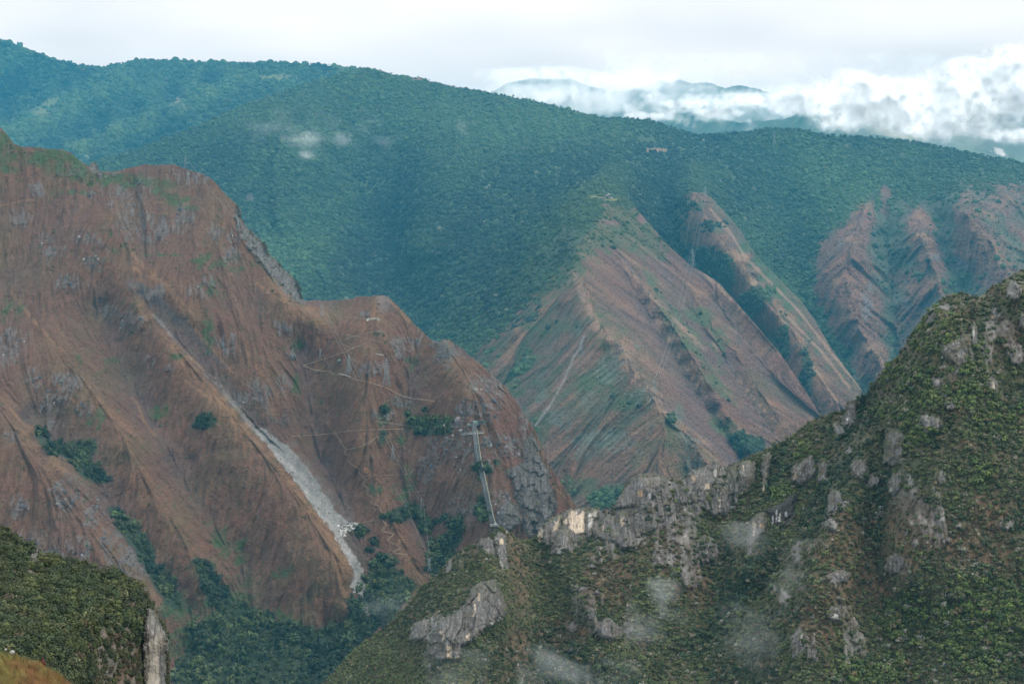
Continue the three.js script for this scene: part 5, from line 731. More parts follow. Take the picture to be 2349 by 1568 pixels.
// ------------------------------------------------------------------ bare crags on the near mountain
function crag(name, label, pl, o = {}) {
  const xs = pl.map((p) => p[0]), ys = pl.map((p) => p[1]), T = o.T ?? G, st = o.step ?? 1.5, x0 = Math.min(...xs) - 6, x1 = Math.max(...xs) + 6, y0 = Math.min(...ys) - 6, y1 = Math.max(...ys) + 6, nx = Math.ceil((x1 - x0) / st) + 1, ny = Math.ceil((y1 - y0) / st) + 1, sd = rr(0, 50), th = o.thick ?? 4, h = y1 - y0;
  const dist = (x, y) => { let inside = false, dd = 1e9; for (let i = 0, j = pl.length - 1; i < pl.length; j = i++) { const [ax, ay] = pl[j], [bx, by] = pl[i]; if ((ay > y) !== (by > y) && x < (bx - ax) * (y - ay) / (by - ay) + ax) inside = !inside; const ex = bx - ax, ey = by - ay, t = clamp(((x - ax) * ex + (y - ay) * ey) / (ex * ex + ey * ey + 1e-9)); dd = Math.min(dd, (x - ax - t * ex) ** 2 + (y - ay - t * ey) ** 2); } return (inside ? 1 : -1) * Math.sqrt(dd); };
  const rag = o.rag ?? 3.6, P = new Float32Array(nx * ny * 3), Cc = new Float32Array(nx * ny * 3), S = new Float32Array(nx * ny), v = V(0, 0, 0), c = [0, 0, 0], cx = (x0 + x1) / 2;
  let near = 1e9; for (let i = 0; i < 40; i++) { const x = rr(x0 + 6, x1 - 6), y = rr(y0 + 6, y1 - 6); if (dist(x, y) > 2) near = Math.min(near, T.depth(x, y)); } if (near > 1e8) near = T.depth(cx, (y0 + y1) / 2);
  for (let j = 0; j < ny; j++) for (let i = 0; i < nx; i++) {
    const x = x0 + i * st, y = y0 + j * st, f = F / near, wx = x / f, wy = y / f, s = S[j * nx + i] = dist(x, y) + rag * (fbm(x * 0.16 + sd, y * 0.10, 3) + 0.5 * vn(x * 0.6, y * 0.5 + sd));
    const base = lerp(T.depth(x, y), near + th * 0.3 + (o.lean ?? 0.05) * ((y0 + y1) / 2 - y), o.flat ?? 0.35), col = Math.floor(wx * (o.columns ?? 0.5) + 0.6 * vn(wy * 0.18, sd)), row = Math.floor(wy * 0.14 + hash2(col, 9) * 3 + 0.5 * vn(wx * 0.2, sd)), block = (hash2(col, row + Math.floor(sd)) - 0.5) * (o.blocky ?? 1.0), edge = Math.abs((wx * (o.columns ?? 0.5) + 0.6 * vn(wy * 0.18, sd)) % 1 - 0.5) * 2;
    let d = base - th * 0.24 * sst(-1, 9, s) - block * 1.1 - 0.35 * ridged(wx * 0.9 + sd, wy * 0.2, 3) - 0.35 * fbm(wx * 0.6, wy * 0.6 + sd, 3); if (s < 0) d += Math.min(-s * 0.8, 4) * (o.back ?? 1);
    at(x, y, d, v).toArray(P, (j * nx + i) * 3);
    const t = (y - y0) / h, stn = ridged(wx * 1.7 + sd, wy * 0.25, 3), n = fbm(wx * 0.35 + sd, wy * 0.35, 4), n2 = fbm(wx * 1.4, wy * 1.2 + sd, 2);
    c[0] = 0.100; c[1] = 0.095; c[2] = 0.092; mix(c, [0.070, 0.058, 0.047], clamp(0.45 + n)); mix(c, [0.25, 0.242, 0.23], clamp(0.45 * stn + 0.7 * n2 - 0.08 + 0.25 * (hash2(col, row + 3) - 0.5))); mix(c, [0.028, 0.028, 0.03], clamp(-0.8 * stn + 0.2 * n - 0.1) * 0.9); mix(c, [0.016, 0.016, 0.017], 0.95 * sst(0.78, 0.95, edge) * clamp(0.6 + n2)); if (o.dark) mul(c, o.dark);
    for (const [px, py, rx, ry, kk] of o.pale ?? []) { const q = 1 - Math.max(Math.abs(x - px + 2 * n2) / rx, Math.abs(y - py + 3 * vn(wx * 0.9, sd)) / ry) + 0.7 * n + 0.3 * n2; if (q > 0) mix(c, kk ?? CRM, sst(0, 0.35, q) * clamp(0.62 + 0.6 * stn + 0.3 * n2)); }
    const moss = (o.moss ?? 0.6) * clamp(sst(0.25, 0, t + 0.2 * n) + sst(0.05, 0.45, n + 0.4 * n2 - 0.15) + 0.8 * sst(4, 0, s)); mix(c, n2 > 0 ? [0.075, 0.062, 0.032] : [0.04, 0.055, 0.022], moss); mul(c, 0.85 + 0.35 * hash2(i + 31, j * 7 + 3));
    Cc.set(c, (j * nx + i) * 3);
  }
  const I = []; for (let j = 0; j < ny - 1; j++) for (let i = 0; i < nx - 1; i++) { const k = j * nx + i; if (Math.max(S[k], S[k + 1], S[k + nx], S[k + nx + 1]) > -2.5) I.push(k, k + nx, k + 1, k + 1, k + nx, k + nx + 1); }
  const g = new THREE.BufferGeometry(); g.setAttribute('position', new THREE.BufferAttribute(P, 3)); g.setAttribute('color', new THREE.BufferAttribute(Cc, 3)); g.setIndex(I); g.computeVertexNormals();
  return tag(new THREE.Mesh(g, EARTH), name, label, 'rock', null);
}
const CRM = [0.40, 0.325, 0.245], ORG = [0.30, 0.205, 0.125], WHT = [0.36, 0.345, 0.32];
crag('cliff_band', 'long broken band of fractured grey cliffs along the low crest', [[1238, 1240], [1248, 1206], [1262, 1194], [1284, 1182], [1304, 1172], [1340, 1167], [1370, 1167], [1390, 1183], [1404, 1176], [1420, 1148], [1440, 1112], [1458, 1098], [1490, 1093], [1530, 1096], [1556, 1108], [1580, 1092], [1600, 1082], [1640, 1070], [1664, 1080], [1690, 1064], [1702, 1110], [1690, 1168], [1640, 1188], [1600, 1152], [1560, 1160], [1520, 1200], [1480, 1226], [1440, 1262], [1400, 1246], [1360, 1230], [1300, 1255]], { thick: 4, columns: 0.28, blocky: 3.2, moss: 0.8, rag: 7, flat: 0, step: 1.8, dark: 0.8 });
crag('rock_slab', 'broad cream coloured slab on the low crest, the brightest rock face', poly(U1, [740, 850], [752, 785], [800, 772], [850, 772], [888, 790], [893, 990], [830, 1008], [745, 985], [735, 930]), { pale: [[1323, 1202, 22, 34, [0.46, 0.375, 0.285]]], rag: 1.5, blocky: 0.3, columns: 0.15, moss: 0.25, thick: 5 });
crag('rock_slab', 'narrow pale slab leaning on the left of the cream slab', poly(U1, [678, 870], [705, 838], [742, 828], [738, 935], [690, 935]), { pale: [[1298, 1200, 8, 12, CRM]], blocky: 0.3, thick: 4 });
crag('rock_slab', 'split dark and white rock directly right of the cream slab', poly(U1, [895, 800], [930, 778], [1005, 776], [1015, 830], [985, 860], [960, 960], [935, 985], [893, 985]), { pale: [[1357, 1178, 12, 6, WHT], [1355, 1200, 5, 14, WHT]], blocky: 0.9, columns: 0.9, thick: 5 });
crag('rock_slab', 'tall grey rock with pale right edge left of the cream slab', poly(U1, [492, 1080], [490, 960], [520, 905], [590, 850], [640, 818], [658, 830], [650, 900], [620, 1000], [590, 1060], [550, 1085]), { pale: [[1277, 1205, 6, 14, CRM]], thick: 6 });
crag('rock_slab', 'thin cream column on the far left of the rocky crest', poly(U1, [440, 1040], [460, 945], [500, 922], [500, 1040], [485, 1095]), { pale: [[1240, 1228, 6, 16, CRM]], thick: 3, moss: 0.2 });
crag('rock_cone', 'dark conical rock with white foot below the cream slab', poly(U1, [565, 1180], [600, 1090], [640, 1000], [690, 955], [725, 960], [780, 1040], [800, 1090], [775, 1150], [660, 1195]), { pale: [[1285, 1264, 9, 8, WHT]], thick: 5, blocky: 0.5 });
crag('rock_peak', 'massive grey rock peak with a small orange patch on the crest', poly(U1, [1190, 740], [1230, 650], [1300, 550], [1345, 470], [1400, 438], [1460, 425], [1560, 425], [1640, 452], [1665, 480], [1640, 530], [1570, 570], [1535, 640], [1490, 725], [1400, 740], [1290, 735]), { pale: [[1469, 1131, 6, 9, ORG], [1490, 1140, 4, 16, [0.3, 0.3, 0.29]]], thick: 9, moss: 0.45 });
crag('rock_slab', 'upright pale slab below the left shoulder of the rock peak', poly(U1, [1215, 960], [1222, 800], [1250, 775], [1282, 790], [1270, 960], [1240, 975]), { pale: [[1427, 1196, 8, 18, CRM]], thick: 3.5 });
crag('rock_spire', 'pointed grey spire between the cream slab and the rock peak', poly(U1, [1040, 970], [1060, 880], [1100, 800], [1125, 830], [1140, 880], [1110, 965], [1070, 985]), { pale: [[1382, 1212, 4, 10, CRM]], thick: 4 });
crag('rock_slab', 'grey weathered buttress under the pointed spire', poly(U1, [1130, 1040], [1150, 970], [1240, 960], [1245, 1060], [1200, 1090], [1140, 1075]), { thick: 4 });
crag('rock_peak', 'angular grey rock with an orange scar on the middle crest', poly(U1, [1880, 520], [1878, 430], [1925, 395], [1990, 378], [2070, 350], [2100, 420], [2130, 480], [2090, 585], [2030, 600], [1950, 592]), { pale: [[1593, 1100, 6, 11, ORG], [1622, 1115, 6, 7, CRM]], thick: 6, moss: 0.3 });
crag('rock_fin', 'pale split fin of rock at the right of the angular rock', poly(U1, [2070, 350], [2100, 325], [2140, 308], [2165, 315], [2180, 350], [2172, 470], [2140, 470], [2095, 410]), { pale: [[1640, 1085, 4, 12, WHT]], thick: 3.5, moss: 0.25 });
crag('rock_columns', 'row of tall grey rock columns below the pale fin', poly(U1, [2145, 800], [2175, 640], [2190, 560], [2265, 560], [2262, 700], [2250, 810], [2200, 815]), { columns: 0.8, blocky: 1.3, thick: 5, pale: [[1652, 1150, 2, 20, CRM]] });
crag('rock_columns', 'fluted grey cliff under the mid crest with white streaks', poly(U2, [205, 900], [222, 700], [235, 590], [300, 575], [355, 590], [345, 770], [300, 850], [245, 860]), { columns: 0.9, blocky: 1.2, thick: 5, pale: [[1706, 1072, 1.5, 10, CRM]] });
crag('rock_columns', 'slender brownish rock rib beside the leafy crest gully', poly(U2, [430, 880], [440, 620], [455, 520], [505, 490], [510, 560], [480, 700], [488, 860]), { columns: 0.8, thick: 4, pale: [[1752, 1118, 2, 8, CRM]] });
crag('rock_wall', 'orange edged grey cliff halfway up the near mountain', poly(U2, [728, 740], [735, 640], [800, 590], [905, 520], [930, 560], [955, 690], [910, 740], [830, 800], [775, 790]), { columns: 0.6, thick: 6, pale: [[1825, 1088, 3, 16, ORG]] });
crag('rock_wall', 'ribbed brownish cliff right of the orange edged cliff', poly(U2, [965, 760], [980, 620], [1030, 560], [1062, 580], [1060, 750], [1010, 780]), { columns: 0.7, thick: 5, moss: 0.9 });
crag('rock_pinnacle', 'upright rock pinnacle on the shoulder of the near mountain', poly(U2, [1195, 225], [1230, 130], [1255, 60], [1268, 5], [1335, 0], [1345, 60], [1335, 150], [1342, 215], [1280, 235]), { columns: 0.6, thick: 6, pale: [[1945, 962, 4, 6, WHT]] });
crag('rock_wall', 'dark glossy overhang with white streaks beside the pale cliff', poly(U2, [490, 1040], [600, 985], [690, 915], [750, 890], [748, 1000], [725, 1090], [640, 1170], [545, 1198], [520, 1140]), { dark: 0.32, moss: 0.1, columns: 0.6, blocky: 0.5, thick: 5, pale: [[1773, 1196, 2, 12, WHT], [1789, 1188, 2.2, 11, WHT], [1782, 1180, 2, 14, [0.25, 0.25, 0.25]], [1804, 1178, 3, 6, [0.3, 0.3, 0.3]]] });
crag('rock_wall', 'tall pale grey cliff left of the dark glossy overhang', poly(U2, [278, 1510], [300, 1330], [330, 1150], [380, 1085], [450, 1065], [470, 1150], [445, 1250], [370, 1330], [350, 1450], [310, 1530]), { columns: 0.5, thick: 5, pale: [[1730, 1215, 4, 18, [0.34, 0.30, 0.25]], [1747, 1205, 5, 4, ORG]] });
crag('rock_wall', 'brown grey rock face above the deep green gully', poly(U2, [1605, 580], [1620, 420], [1640, 260], [1740, 270], [1800, 340], [1790, 470], [1770, 590], [1690, 620]), { moss: 0.95, thick: 5, columns: 0.4 });
crag('rock_outcrop', 'rounded grey rock knob at the top of the brown rib', poly(U2, [1075, 1060], [1080, 900], [1110, 850], [1180, 870], [1250, 925], [1255, 1010], [1180, 1000], [1120, 1050]), { moss: 0.5, thick: 5 });
crag('rock_outcrop', 'grey rock knob overlooking the green gully from the right', poly(U2, [1655, 870], [1658, 780], [1690, 700], [1760, 670], [1790, 720], [1760, 840], [1700, 890]), { moss: 0.4, thick: 5, pale: [[2045, 1125, 3, 8, WHT]] });
crag('rock_wall', 'weathered round cliff below the pinnacle with white chips', poly(U2, [1295, 700], [1290, 600], [1330, 560], [1420, 570], [1445, 640], [1430, 705], [1360, 725]), { moss: 0.5, thick: 4 });
crag('rock_spire', 'tall slab leaning on the knoll beside the brown strip', poly(T6, [1612, 170], [1640, 140], [1692, 160], [1702, 330], [1722, 470], [1690, 512], [1655, 500], [1625, 330]), { T: G, pale: [[1150, 1300, 6, 14, [0.3, 0.29, 0.27]], [1151, 1243, 5, 8, CRM]], thick: 5, moss: 0.2, blocky: 0.3, columns: 0.2 });
crag('rock_wall', 'big fractured cliff on the face of the lower knoll', poly(T6, [955, 1280], [970, 1130], [1050, 1010], [1210, 900], [1330, 790], [1390, 660], [1480, 595], [1600, 585], [1660, 700], [1705, 830], [1700, 905], [1600, 980], [1510, 1045], [1400, 1130], [1300, 1205], [1255, 1320], [1100, 1350], [1020, 1330]), { thick: 7, blocky: 3.2, columns: 0.16, moss: 0.5, dark: 0.85, rag: 5, flat: 0.1, pale: [[1013, 1449, 5, 6, CRM], [1018, 1462, 3, 7, CRM], [1030, 1498, 5, 16, CRM], [1047, 1508, 8, 6, CRM], [1072, 1462, 6, 10, CRM], [1089, 1398, 3, 16, CRM], [1099, 1370, 3, 12, CRM], [1150, 1420, 10, 5, WHT], [1128, 1432, 6, 8, [0.32, 0.3, 0.27]]] });
crag('rock_wall', 'grey rock step at the left end of the knoll cliff', poly(T6, [788, 1140], [810, 1040], [850, 990], [960, 960], [985, 1050], [960, 1150], [900, 1130], [840, 1150]), { thick: 5, moss: 0.4 });
crag('rock_wall', 'smooth dark rock on top of the knoll behind the leaning slab', poly(T6, [1440, 240], [1460, 190], [1540, 185], [1600, 200], [1612, 320], [1540, 280], [1480, 270]), { dark: 0.7, thick: 4, moss: 0.3, blocky: 0.2 });
crag('rock', 'squat grey boulder at the bottom of the knoll cliff', poly(T6, [935, 1400], [960, 1370], [1010, 1365], [1025, 1410], [985, 1450], [955, 1440]), { thick: 4 });
crag('rock_wall', 'grey cliff patch on the upper shoulder of the near mountain', poly(U3, [1560, 850], [1590, 800], [1700, 760], [1790, 700], [1845, 690], [1830, 850], [1790, 950], [1735, 1030], [1690, 990], [1600, 900]), { moss: 0.8, thick: 5, columns: 0.5 });
crag('rock_rib', 'thin pale rib beside the upper grey cliff patch', poly(U3, [1848, 760], [1855, 640], [1875, 590], [1900, 640], [1905, 760], [1875, 800]), { thick: 3, pale: [[2234, 765, 3, 16, [0.33, 0.32, 0.31]]] });
crag('rock', 'grey rock wedge between bushes on the right slope', poly(U3, [2010, 1220], [2010, 1140], [2050, 1095], [2085, 1150], [2090, 1225], [2055, 1235]), { thick: 4, moss: 0.2, pale: [[2280, 882, 4, 8, [0.33, 0.28, 0.23]]] });
crag('rock', 'small cream and grey outcrop high on the right slope', poly(U3, [2035, 540], [2045, 470], [2085, 445], [2120, 470], [2100, 530], [2065, 555]), { thick: 3, moss: 0.2, pale: [[2277, 728, 5, 5, ORG]] });
crag('rock', 'white footed grey outcrop on the lower brown rib', poly(U4, [480, 650], [490, 570], [530, 490], [620, 480], [670, 520], [665, 580], [600, 590], [560, 640]), { thick: 4, moss: 0.3, pale: [[1910, 1340, 10, 8, WHT]] });
crag('rock', 'pale square outcrop below the white footed outcrop', poly(U4, [495, 965], [480, 870], [500, 830], [590, 830], [600, 950], [550, 970]), { thick: 4, moss: 0.3, pale: [[1918, 1415, 9, 8, WHT]] });
crag('rock', 'dark jagged outcrop low on the brown rib', poly(U4, [125, 1320], [140, 1220], [200, 1090], [240, 1090], [240, 1200], [210, 1310], [160, 1330]), { thick: 4, pale: [[1840, 1462, 3, 10, WHT]] });
crag('rock', 'streaked narrow outcrop low on the brown rib, right of the jagged one', poly(U4, [265, 1290], [275, 1180], [320, 1230], [380, 1240], [375, 1330], [350, 1420], [300, 1380]), { thick: 4, columns: 1.0, pale: [[1871, 1520, 2, 8, WHT]] });
crag('rock', 'flat grey slab set in scrub on the lower right slope', poly(U4, [1050, 480], [1060, 370], [1140, 330], [1210, 340], [1220, 420], [1150, 500], [1090, 510]), { thick: 3, moss: 0.35 });
crag('rock', 'pale rocks in scrub near the drifting mist', [[1376, 1462], [1372, 1440], [1385, 1424], [1402, 1420], [1420, 1440], [1425, 1462], [1400, 1468]], { thick: 4, moss: 0.3 });
crag('rock', 'small upright grey rock just above the pale rocks in mist', [[1352, 1420], [1354, 1404], [1362, 1400], [1368, 1408], [1366, 1422]], { thick: 3, moss: 0.1 });
crag('cliff', 'tall pale smooth cliff face ending the near left hill', [[329, 1620], [328, 1500], [332, 1420], [340, 1398], [352, 1404], [366, 1434], [380, 1458], [384, 1480], [377, 1500], [375, 1620]], { T: H, step: 1.3, thick: 3, lean: 0.012, columns: 1.1, blocky: 0.5, moss: 0.3, rag: 4, pale: [[355, 1530, 15, 96, [0.27, 0.238, 0.20]], [362, 1440, 9, 26, [0.20, 0.18, 0.16]]] });
crag('cliff', 'jagged grey cliff along the steep right edge of the brown summit', [[538, 470], [548, 484], [550, 506], [566, 522], [585, 546], [606, 563], [614, 588], [636, 602], [652, 624], [670, 636], [682, 654], [694, 694], [676, 694], [652, 668], [628, 640], [600, 612], [574, 574], [552, 534], [536, 498]], { T: D, step: 1.8, thick: 14, columns: 0.16, blocky: 5, moss: 0.55, rag: 7, flat: 0, dark: 0.75 });
crag('cliff', 'large dark grey cliff on the spur right of the pipeline', [[1165, 1090], [1180, 1072], [1200, 1060], [1204, 1014], [1220, 992], [1234, 1020], [1246, 1056], [1264, 1110], [1274, 1172], [1256, 1200], [1230, 1225], [1208, 1236], [1196, 1177], [1182, 1129]], { T: D, step: 1.8, thick: 16, columns: 0.13, blocky: 5, moss: 0.3, rag: 7, flat: 0, dark: 0.62 });
crag('cliff', 'rounded grey cliff at the right foot of the pipeline', [[1140, 1170], [1150, 1152], [1170, 1150], [1188, 1170], [1190, 1200], [1172, 1216], [1150, 1206]], { T: D, step: 1.8, thick: 10, columns: 0.13, blocky: 3, moss: 0.5, rag: 6, flat: 0, dark: 0.62 });
crag('cliff', 'dark grey knob on the spur crest above the pipeline', [[1004, 800], [1010, 786], [1022, 780], [1036, 788], [1040, 808], [1030, 828], [1014, 830], [1000, 818]], { T: D, step: 1.8, thick: 8, columns: 0.13, blocky: 3, moss: 0.5, rag: 5, flat: 0, dark: 0.62 });
crag('rock', 'small pale pinnacle on the dip of the brown skyline', [[205, 390], [208, 379], [216, 375], [222, 384], [226, 396], [216, 398]], { T: D, step: 1.5, thick: 6, columns: 0.3, blocky: 2, moss: 0.2, rag: 2, flat: 0 });
crag('rock', 'narrow grey rock leaning out of the bushes at far left', [[54, 1316], [60, 1296], [72, 1272], [84, 1262], [88, 1280], [76, 1308], [66, 1318]], { T: H, step: 1.2, thick: 1.5, lean: 0.01, columns: 3, blocky: 0.2, moss: 0.1 });
crag('rock', 'upright grey rock splinter among bushes left of the pale cliff', [[215, 1500], [218, 1478], [226, 1474], [227, 1494], [221, 1506]], { T: H, step: 1.2, thick: 0.8, lean: 0.01, columns: 3, blocky: 0.2, moss: 0 });
crag('rock', 'squat grey rock block low among the bushes', [[232, 1535], [234, 1515], [248, 1508], [258, 1516], [256, 1540], [244, 1543]], { T: H, step: 1.2, thick: 0.8, lean: 0.01, columns: 3, blocky: 0.3, moss: 0.1 });

// ------------------------------------------------------------------ scrub on the near mountain
const gcov = (x, y) => { const n = fbm(x * 0.04, y * 0.04, 3); const p0 = G.point(x, y); return { n, r: Math.max(gRock(x, y, n, 8), gRib(x, y, p0)), b: gBrown(x, y, n, 22), d: gDeep(x, y, n, 12), l: gLush(x, y, n, 24) }; };
{
  const list = [], small = [];
  for (let i = 0; i < 44000; i++) {
    const x = rr(690, 2418), y = rr(polyY(G.top, x), 1600), q = gcov(x, y); if (rnd() < q.r * 0.82) continue; if (rnd() < q.b * 0.45 * (1 - q.d)) continue;
    const knoll = 1 - sst(1200, 1500, x), r = (0.6 + 1.6 * rnd() ** 2) * (1 + 0.6 * q.l + 0.5 * q.d) * (1 - 0.2 * knoll) * (rnd() < 0.05 ? 1.3 : 1), p = G.point(x, y); p.y += r * 0.1; p.z += r * 0.2;
    let c = blend([0.026, 0.044, 0.020], [0.105, 0.125, 0.044], clamp(0.42 + 0.7 * fbm(x * 0.012 + 4, y * 0.012, 3) + rr(-0.45, 0.45)));
    c = blend(c, [0.085, 0.125, 0.024], 0.85 * q.l * rnd()); c = blend(c, [0.018, 0.036, 0.016], 0.7 * q.d); const k = rnd(); if (k < 0.16 + 0.4 * q.b) c = blend(c, [0.105, 0.078, 0.045], rr(0.4, 0.9)); else if (k > 0.94) c = [0.16, 0.155, 0.115];
    (r > 0.95 || rnd() < 0.5 ? list : small).push({ p, s: [r, r * rr(0.7, 1.1), r], r: rr(0, 6.28), c: jit(c, 0.22), x, y, rad: r });
  }
  // the largest shrubs stand alone
  list.sort((a, b) => b.rad - a.rad);
  const solo = list.splice(0, 150);
  spread('scrub', 'dense green and olive scrub covering the near rocky mountain', 'scrub', [0, 1, 2, 3].map((i) => shrubGeo(80, 0.24, 0.8, 5 + i)), LEAF, list.concat(small), 'foliage');
  const big = [0, 1, 2].map((i) => shrubGeo(150, 0.19, 0.85, 7 + i)), mats = [[0.040, 0.066, 0.022], [0.072, 0.10, 0.026], [0.024, 0.044, 0.018]].map((c) => vcol(0.9, { color: new THREE.Color().setRGB(...c) }));
  const protos = mats.map((m, i) => new THREE.Mesh(big[i], m)), used = [0, 0, 0];
  solo.forEach((it) => { const k = it.c[1] > 0.075 ? 1 : it.c[1] < 0.05 ? 2 : 0, o = used[k]++ ? protos[k].clone() : protos[k]; o.position.copy(it.p); o.scale.set(...it.s); o.rotation.y = it.r; const place = it.x < 1215 ? 'on the lower knoll' : it.x < 1560 ? (it.y < 1330 ? 'below the grey crest cliffs' : 'in the lower hollow behind the mist') : it.x < 1830 ? (it.y < 1200 ? 'on the middle crest near the fluted cliffs' : 'in the misty green gully') : it.x < 2040 ? (it.y < 1060 ? 'beside the rock pinnacle' : it.y < 1330 ? 'on the brown rib with the rounded outcrop' : 'at the foot of the brown rib') : it.x < 2200 ? (it.y < 830 ? 'on the upper summit slope' : it.y < 1100 ? 'below the grey cliff patch near the summit' : it.y < 1330 ? 'beside the narrow straight gully' : 'on the lower right slope') : (it.y < 900 ? 'on the summit near the frame edge' : it.y < 1200 ? 'on the right slope by the rock wedge' : it.y < 1380 ? 'on the brown right slope above the grey slab' : 'in the lowest right corner'), look = ['broad leafy green shrub', 'bright yellow green shrub', 'dark green shrub'][k];
    tag(o, 'shrub', look + ' ' + place, 'shrub', null, look + 's ' + place); });
}
// ------------------------------------------------------------------ bushes on the near left hill
{
  const list = [];
  for (let i = 0; i < 3600; i++) {
    const x = rr(-70, 386), y = rr(polyY(H.top, x) - 2, 1620), n = fbm(x * 0.05, y * 0.05, 3); if (hCliff(x, y, n, 8) > 0.5 && rnd() < (x > 325 ? 0.985 : 0.40)) continue;
    const low = sst(1430, 1500, y) * sst(120, 240, x), r = (0.5 + 1.25 * rnd() ** 1.7) * (1 - 0.4 * low) * (x > 330 ? 0.6 : 1), p = H.point(x, y, 0.2); p.y += r * 0.15;
    let c = blend([0.020, 0.034, 0.014], [0.064, 0.078, 0.022], clamp(0.45 + 0.7 * n + rr(-0.35, 0.35))); const k = rnd(); if (k < 0.03 + 0.3 * low) c = blend(c, [0.09, 0.062, 0.038], rr(0.4, 1)); else if (k < 0.08 + 0.3 * low) c = [0.10, 0.11, 0.05];
    list.push({ p, s: [r, r * rr(0.75, 1.1), r], r: rr(0, 6.28), c: jit(c, 0.2), rad: r, x, y });
  }
  list.sort((a, b) => b.rad - a.rad); const solo = list.splice(0, 140);
  spread('undergrowth', 'thick undergrowth of small bushes covering the near left hill', 'undergrowth', [0, 1, 2, 3].map((i) => shrubGeo(260, 0.135, 0.85, 9 + i)), LEAF, list, 'foliage');
  const big = [0, 1, 2].map((i) => shrubGeo(420, 0.115, 0.9, 12 + i)), mats = [[0.034, 0.055, 0.018], [0.066, 0.082, 0.022], [0.085, 0.085, 0.032]].map((c) => vcol(0.9, { color: new THREE.Color().setRGB(...c) })), protos = mats.map((m, i) => new THREE.Mesh(big[i], m)), used = [0, 0, 0];
  solo.forEach((it) => { const k = it.c[0] > 0.075 ? 2 : it.c[1] > 0.062 ? 1 : 0, o = used[k]++ ? protos[k].clone() : protos[k]; o.position.copy(it.p); o.scale.set(...it.s); o.rotation.y = it.r; const x = it.x, y = it.y, t = y - polyY(H.top, x), place = t < 30 ? (x < 95 ? 'on the raised left shoulder of the near hill' : x < 230 ? 'on the skyline edge of the near hill' : 'on the crest just above the pale cliff') : y < 1400 ? (x < 120 ? 'beside the leaning rock on the near hill' : x < 240 ? 'on the middle slope of the near hill' : 'on the right slope above the brown cliff') : y < 1490 ? (x < 130 ? 'above the dry grass corner' : 'on the lower slope left of the brown cliff') : (x < 170 ? 'at the edge of the dry grass' : 'at the foot of the brown cliff'), look = ['dark green leafy bush', 'bright olive green bush', 'dry yellowish bush'][k];
    tag(o, 'bush', look + ' ' + place, 'bush', null, look + 'es ' + place); });
}
// ------------------------------------------------------------------ grass, red plant and white stones in the corner
{
  const bank = scene.children.find((o) => o.name === 'bank'), tuft = (() => { const P = [], C = [], I = []; for (let i = 0; i < 26; i++) { const a = rr(0, 6.28), r = rr(0, 0.16), x = Math.cos(a) * r, z = Math.sin(a) * r, h = rr(0.45, 1), lx = rr(-0.25, 0.25), lz = rr(-0.25, 0.25), w = 0.011, k = P.length / 3, c = rr(0.7, 1.3); P.push(x - w, 0, z, x + w, 0, z, x + lx * 0.4 + w * 0.7, h * 0.6, z + lz * 0.4, x + lx * 0.4 - w * 0.7, h * 0.6, z + lz * 0.4, x + lx, h, z + lz); for (let q = 0; q < 5; q++) C.push(c * 1.1, c, c * 0.8); I.push(k, k + 1, k + 2, k, k + 2, k + 3, k + 3, k + 2, k + 4); } const g = new THREE.BufferGeometry(); g.setAttribute('position', new THREE.Float32BufferAttribute(P, 3)); g.setAttribute('color', new THREE.Float32BufferAttribute(C, 3)); g.setIndex(I); g.computeVertexNormals(); return g; })();
  const list = [], topL = [[-60, 1492], [0, 1506], [30, 1511], [70, 1528], [105, 1545], [140, 1572], [170, 1600]], dep = surveyed([[[-60, 1492, 46], [70, 1528, 45], [170, 1600, 44]], [[-60, 1680, 30], [170, 1680, 36]]], 30);
  for (let i = 0; i < 3200; i++) { const x = rr(-40, 165), y = lerp(polyY(topL, x) + 1, 1640, rnd() ** 1.2), s = rr(0.22, 0.5) * (y > 1540 ? 1 : 0.75), g = fbm(x * 0.04, y * 0.06, 3) + (x < 60 ? 0.15 : -0.25); list.push({ p: at(x, y, dep(x, y)), s: [s, s, s], r: rr(0, 6.28), c: jit(blend([0.22, 0.14, 0.07], [0.19, 0.18, 0.07], clamp(0.5 + 1.2 * g)), 0.55) }); }
  spread('grass', 'tall dry orange brown grass in the lower left corner', 'grass', [tuft], vcol(0.9), list, 'blades');
  const red = new THREE.Group(), rm = std(0.13, 0.018, 0.014, 0.7), p = at(99, 1552, 45); const stem = new THREE.CylinderGeometry(0.012, 0.02, 0.5, 6); stem.translate(0, 0.25, 0); part('stem', stem, rm, red);
  for (let i = 0; i < 7; i++) { const s = new THREE.SphereGeometry(0.1, 6, 5); s.scale(0.32, 1, 0.15); s.rotateZ(rr(-0.7, 0.7)); s.rotateY(rr(0, 3)); s.translate(rr(-0.06, 0.06), 0.3 + i * 0.04, rr(-0.05, 0.05)); part('leaf', s, rm, red); } red.position.copy(p); tag(red, 'red_plant', 'small dark red leafed plant at the edge of the dry grass', 'plant');
  [[27, 1495, 0.10, 'larger white lichen covered stone above the dry grass'], [12, 1489, 0.06, 'smaller white stone above the dry grass, left of the larger']].forEach(([x, y, r, l]) => { const m = new THREE.Mesh(lump(2, 0.22, 0.8), std(0.28, 0.27, 0.25)); m.position.copy(at(x, y, 60)); m.scale.setScalar(r * 0.9); tag(m, 'white_stone', l, 'stone'); });
}

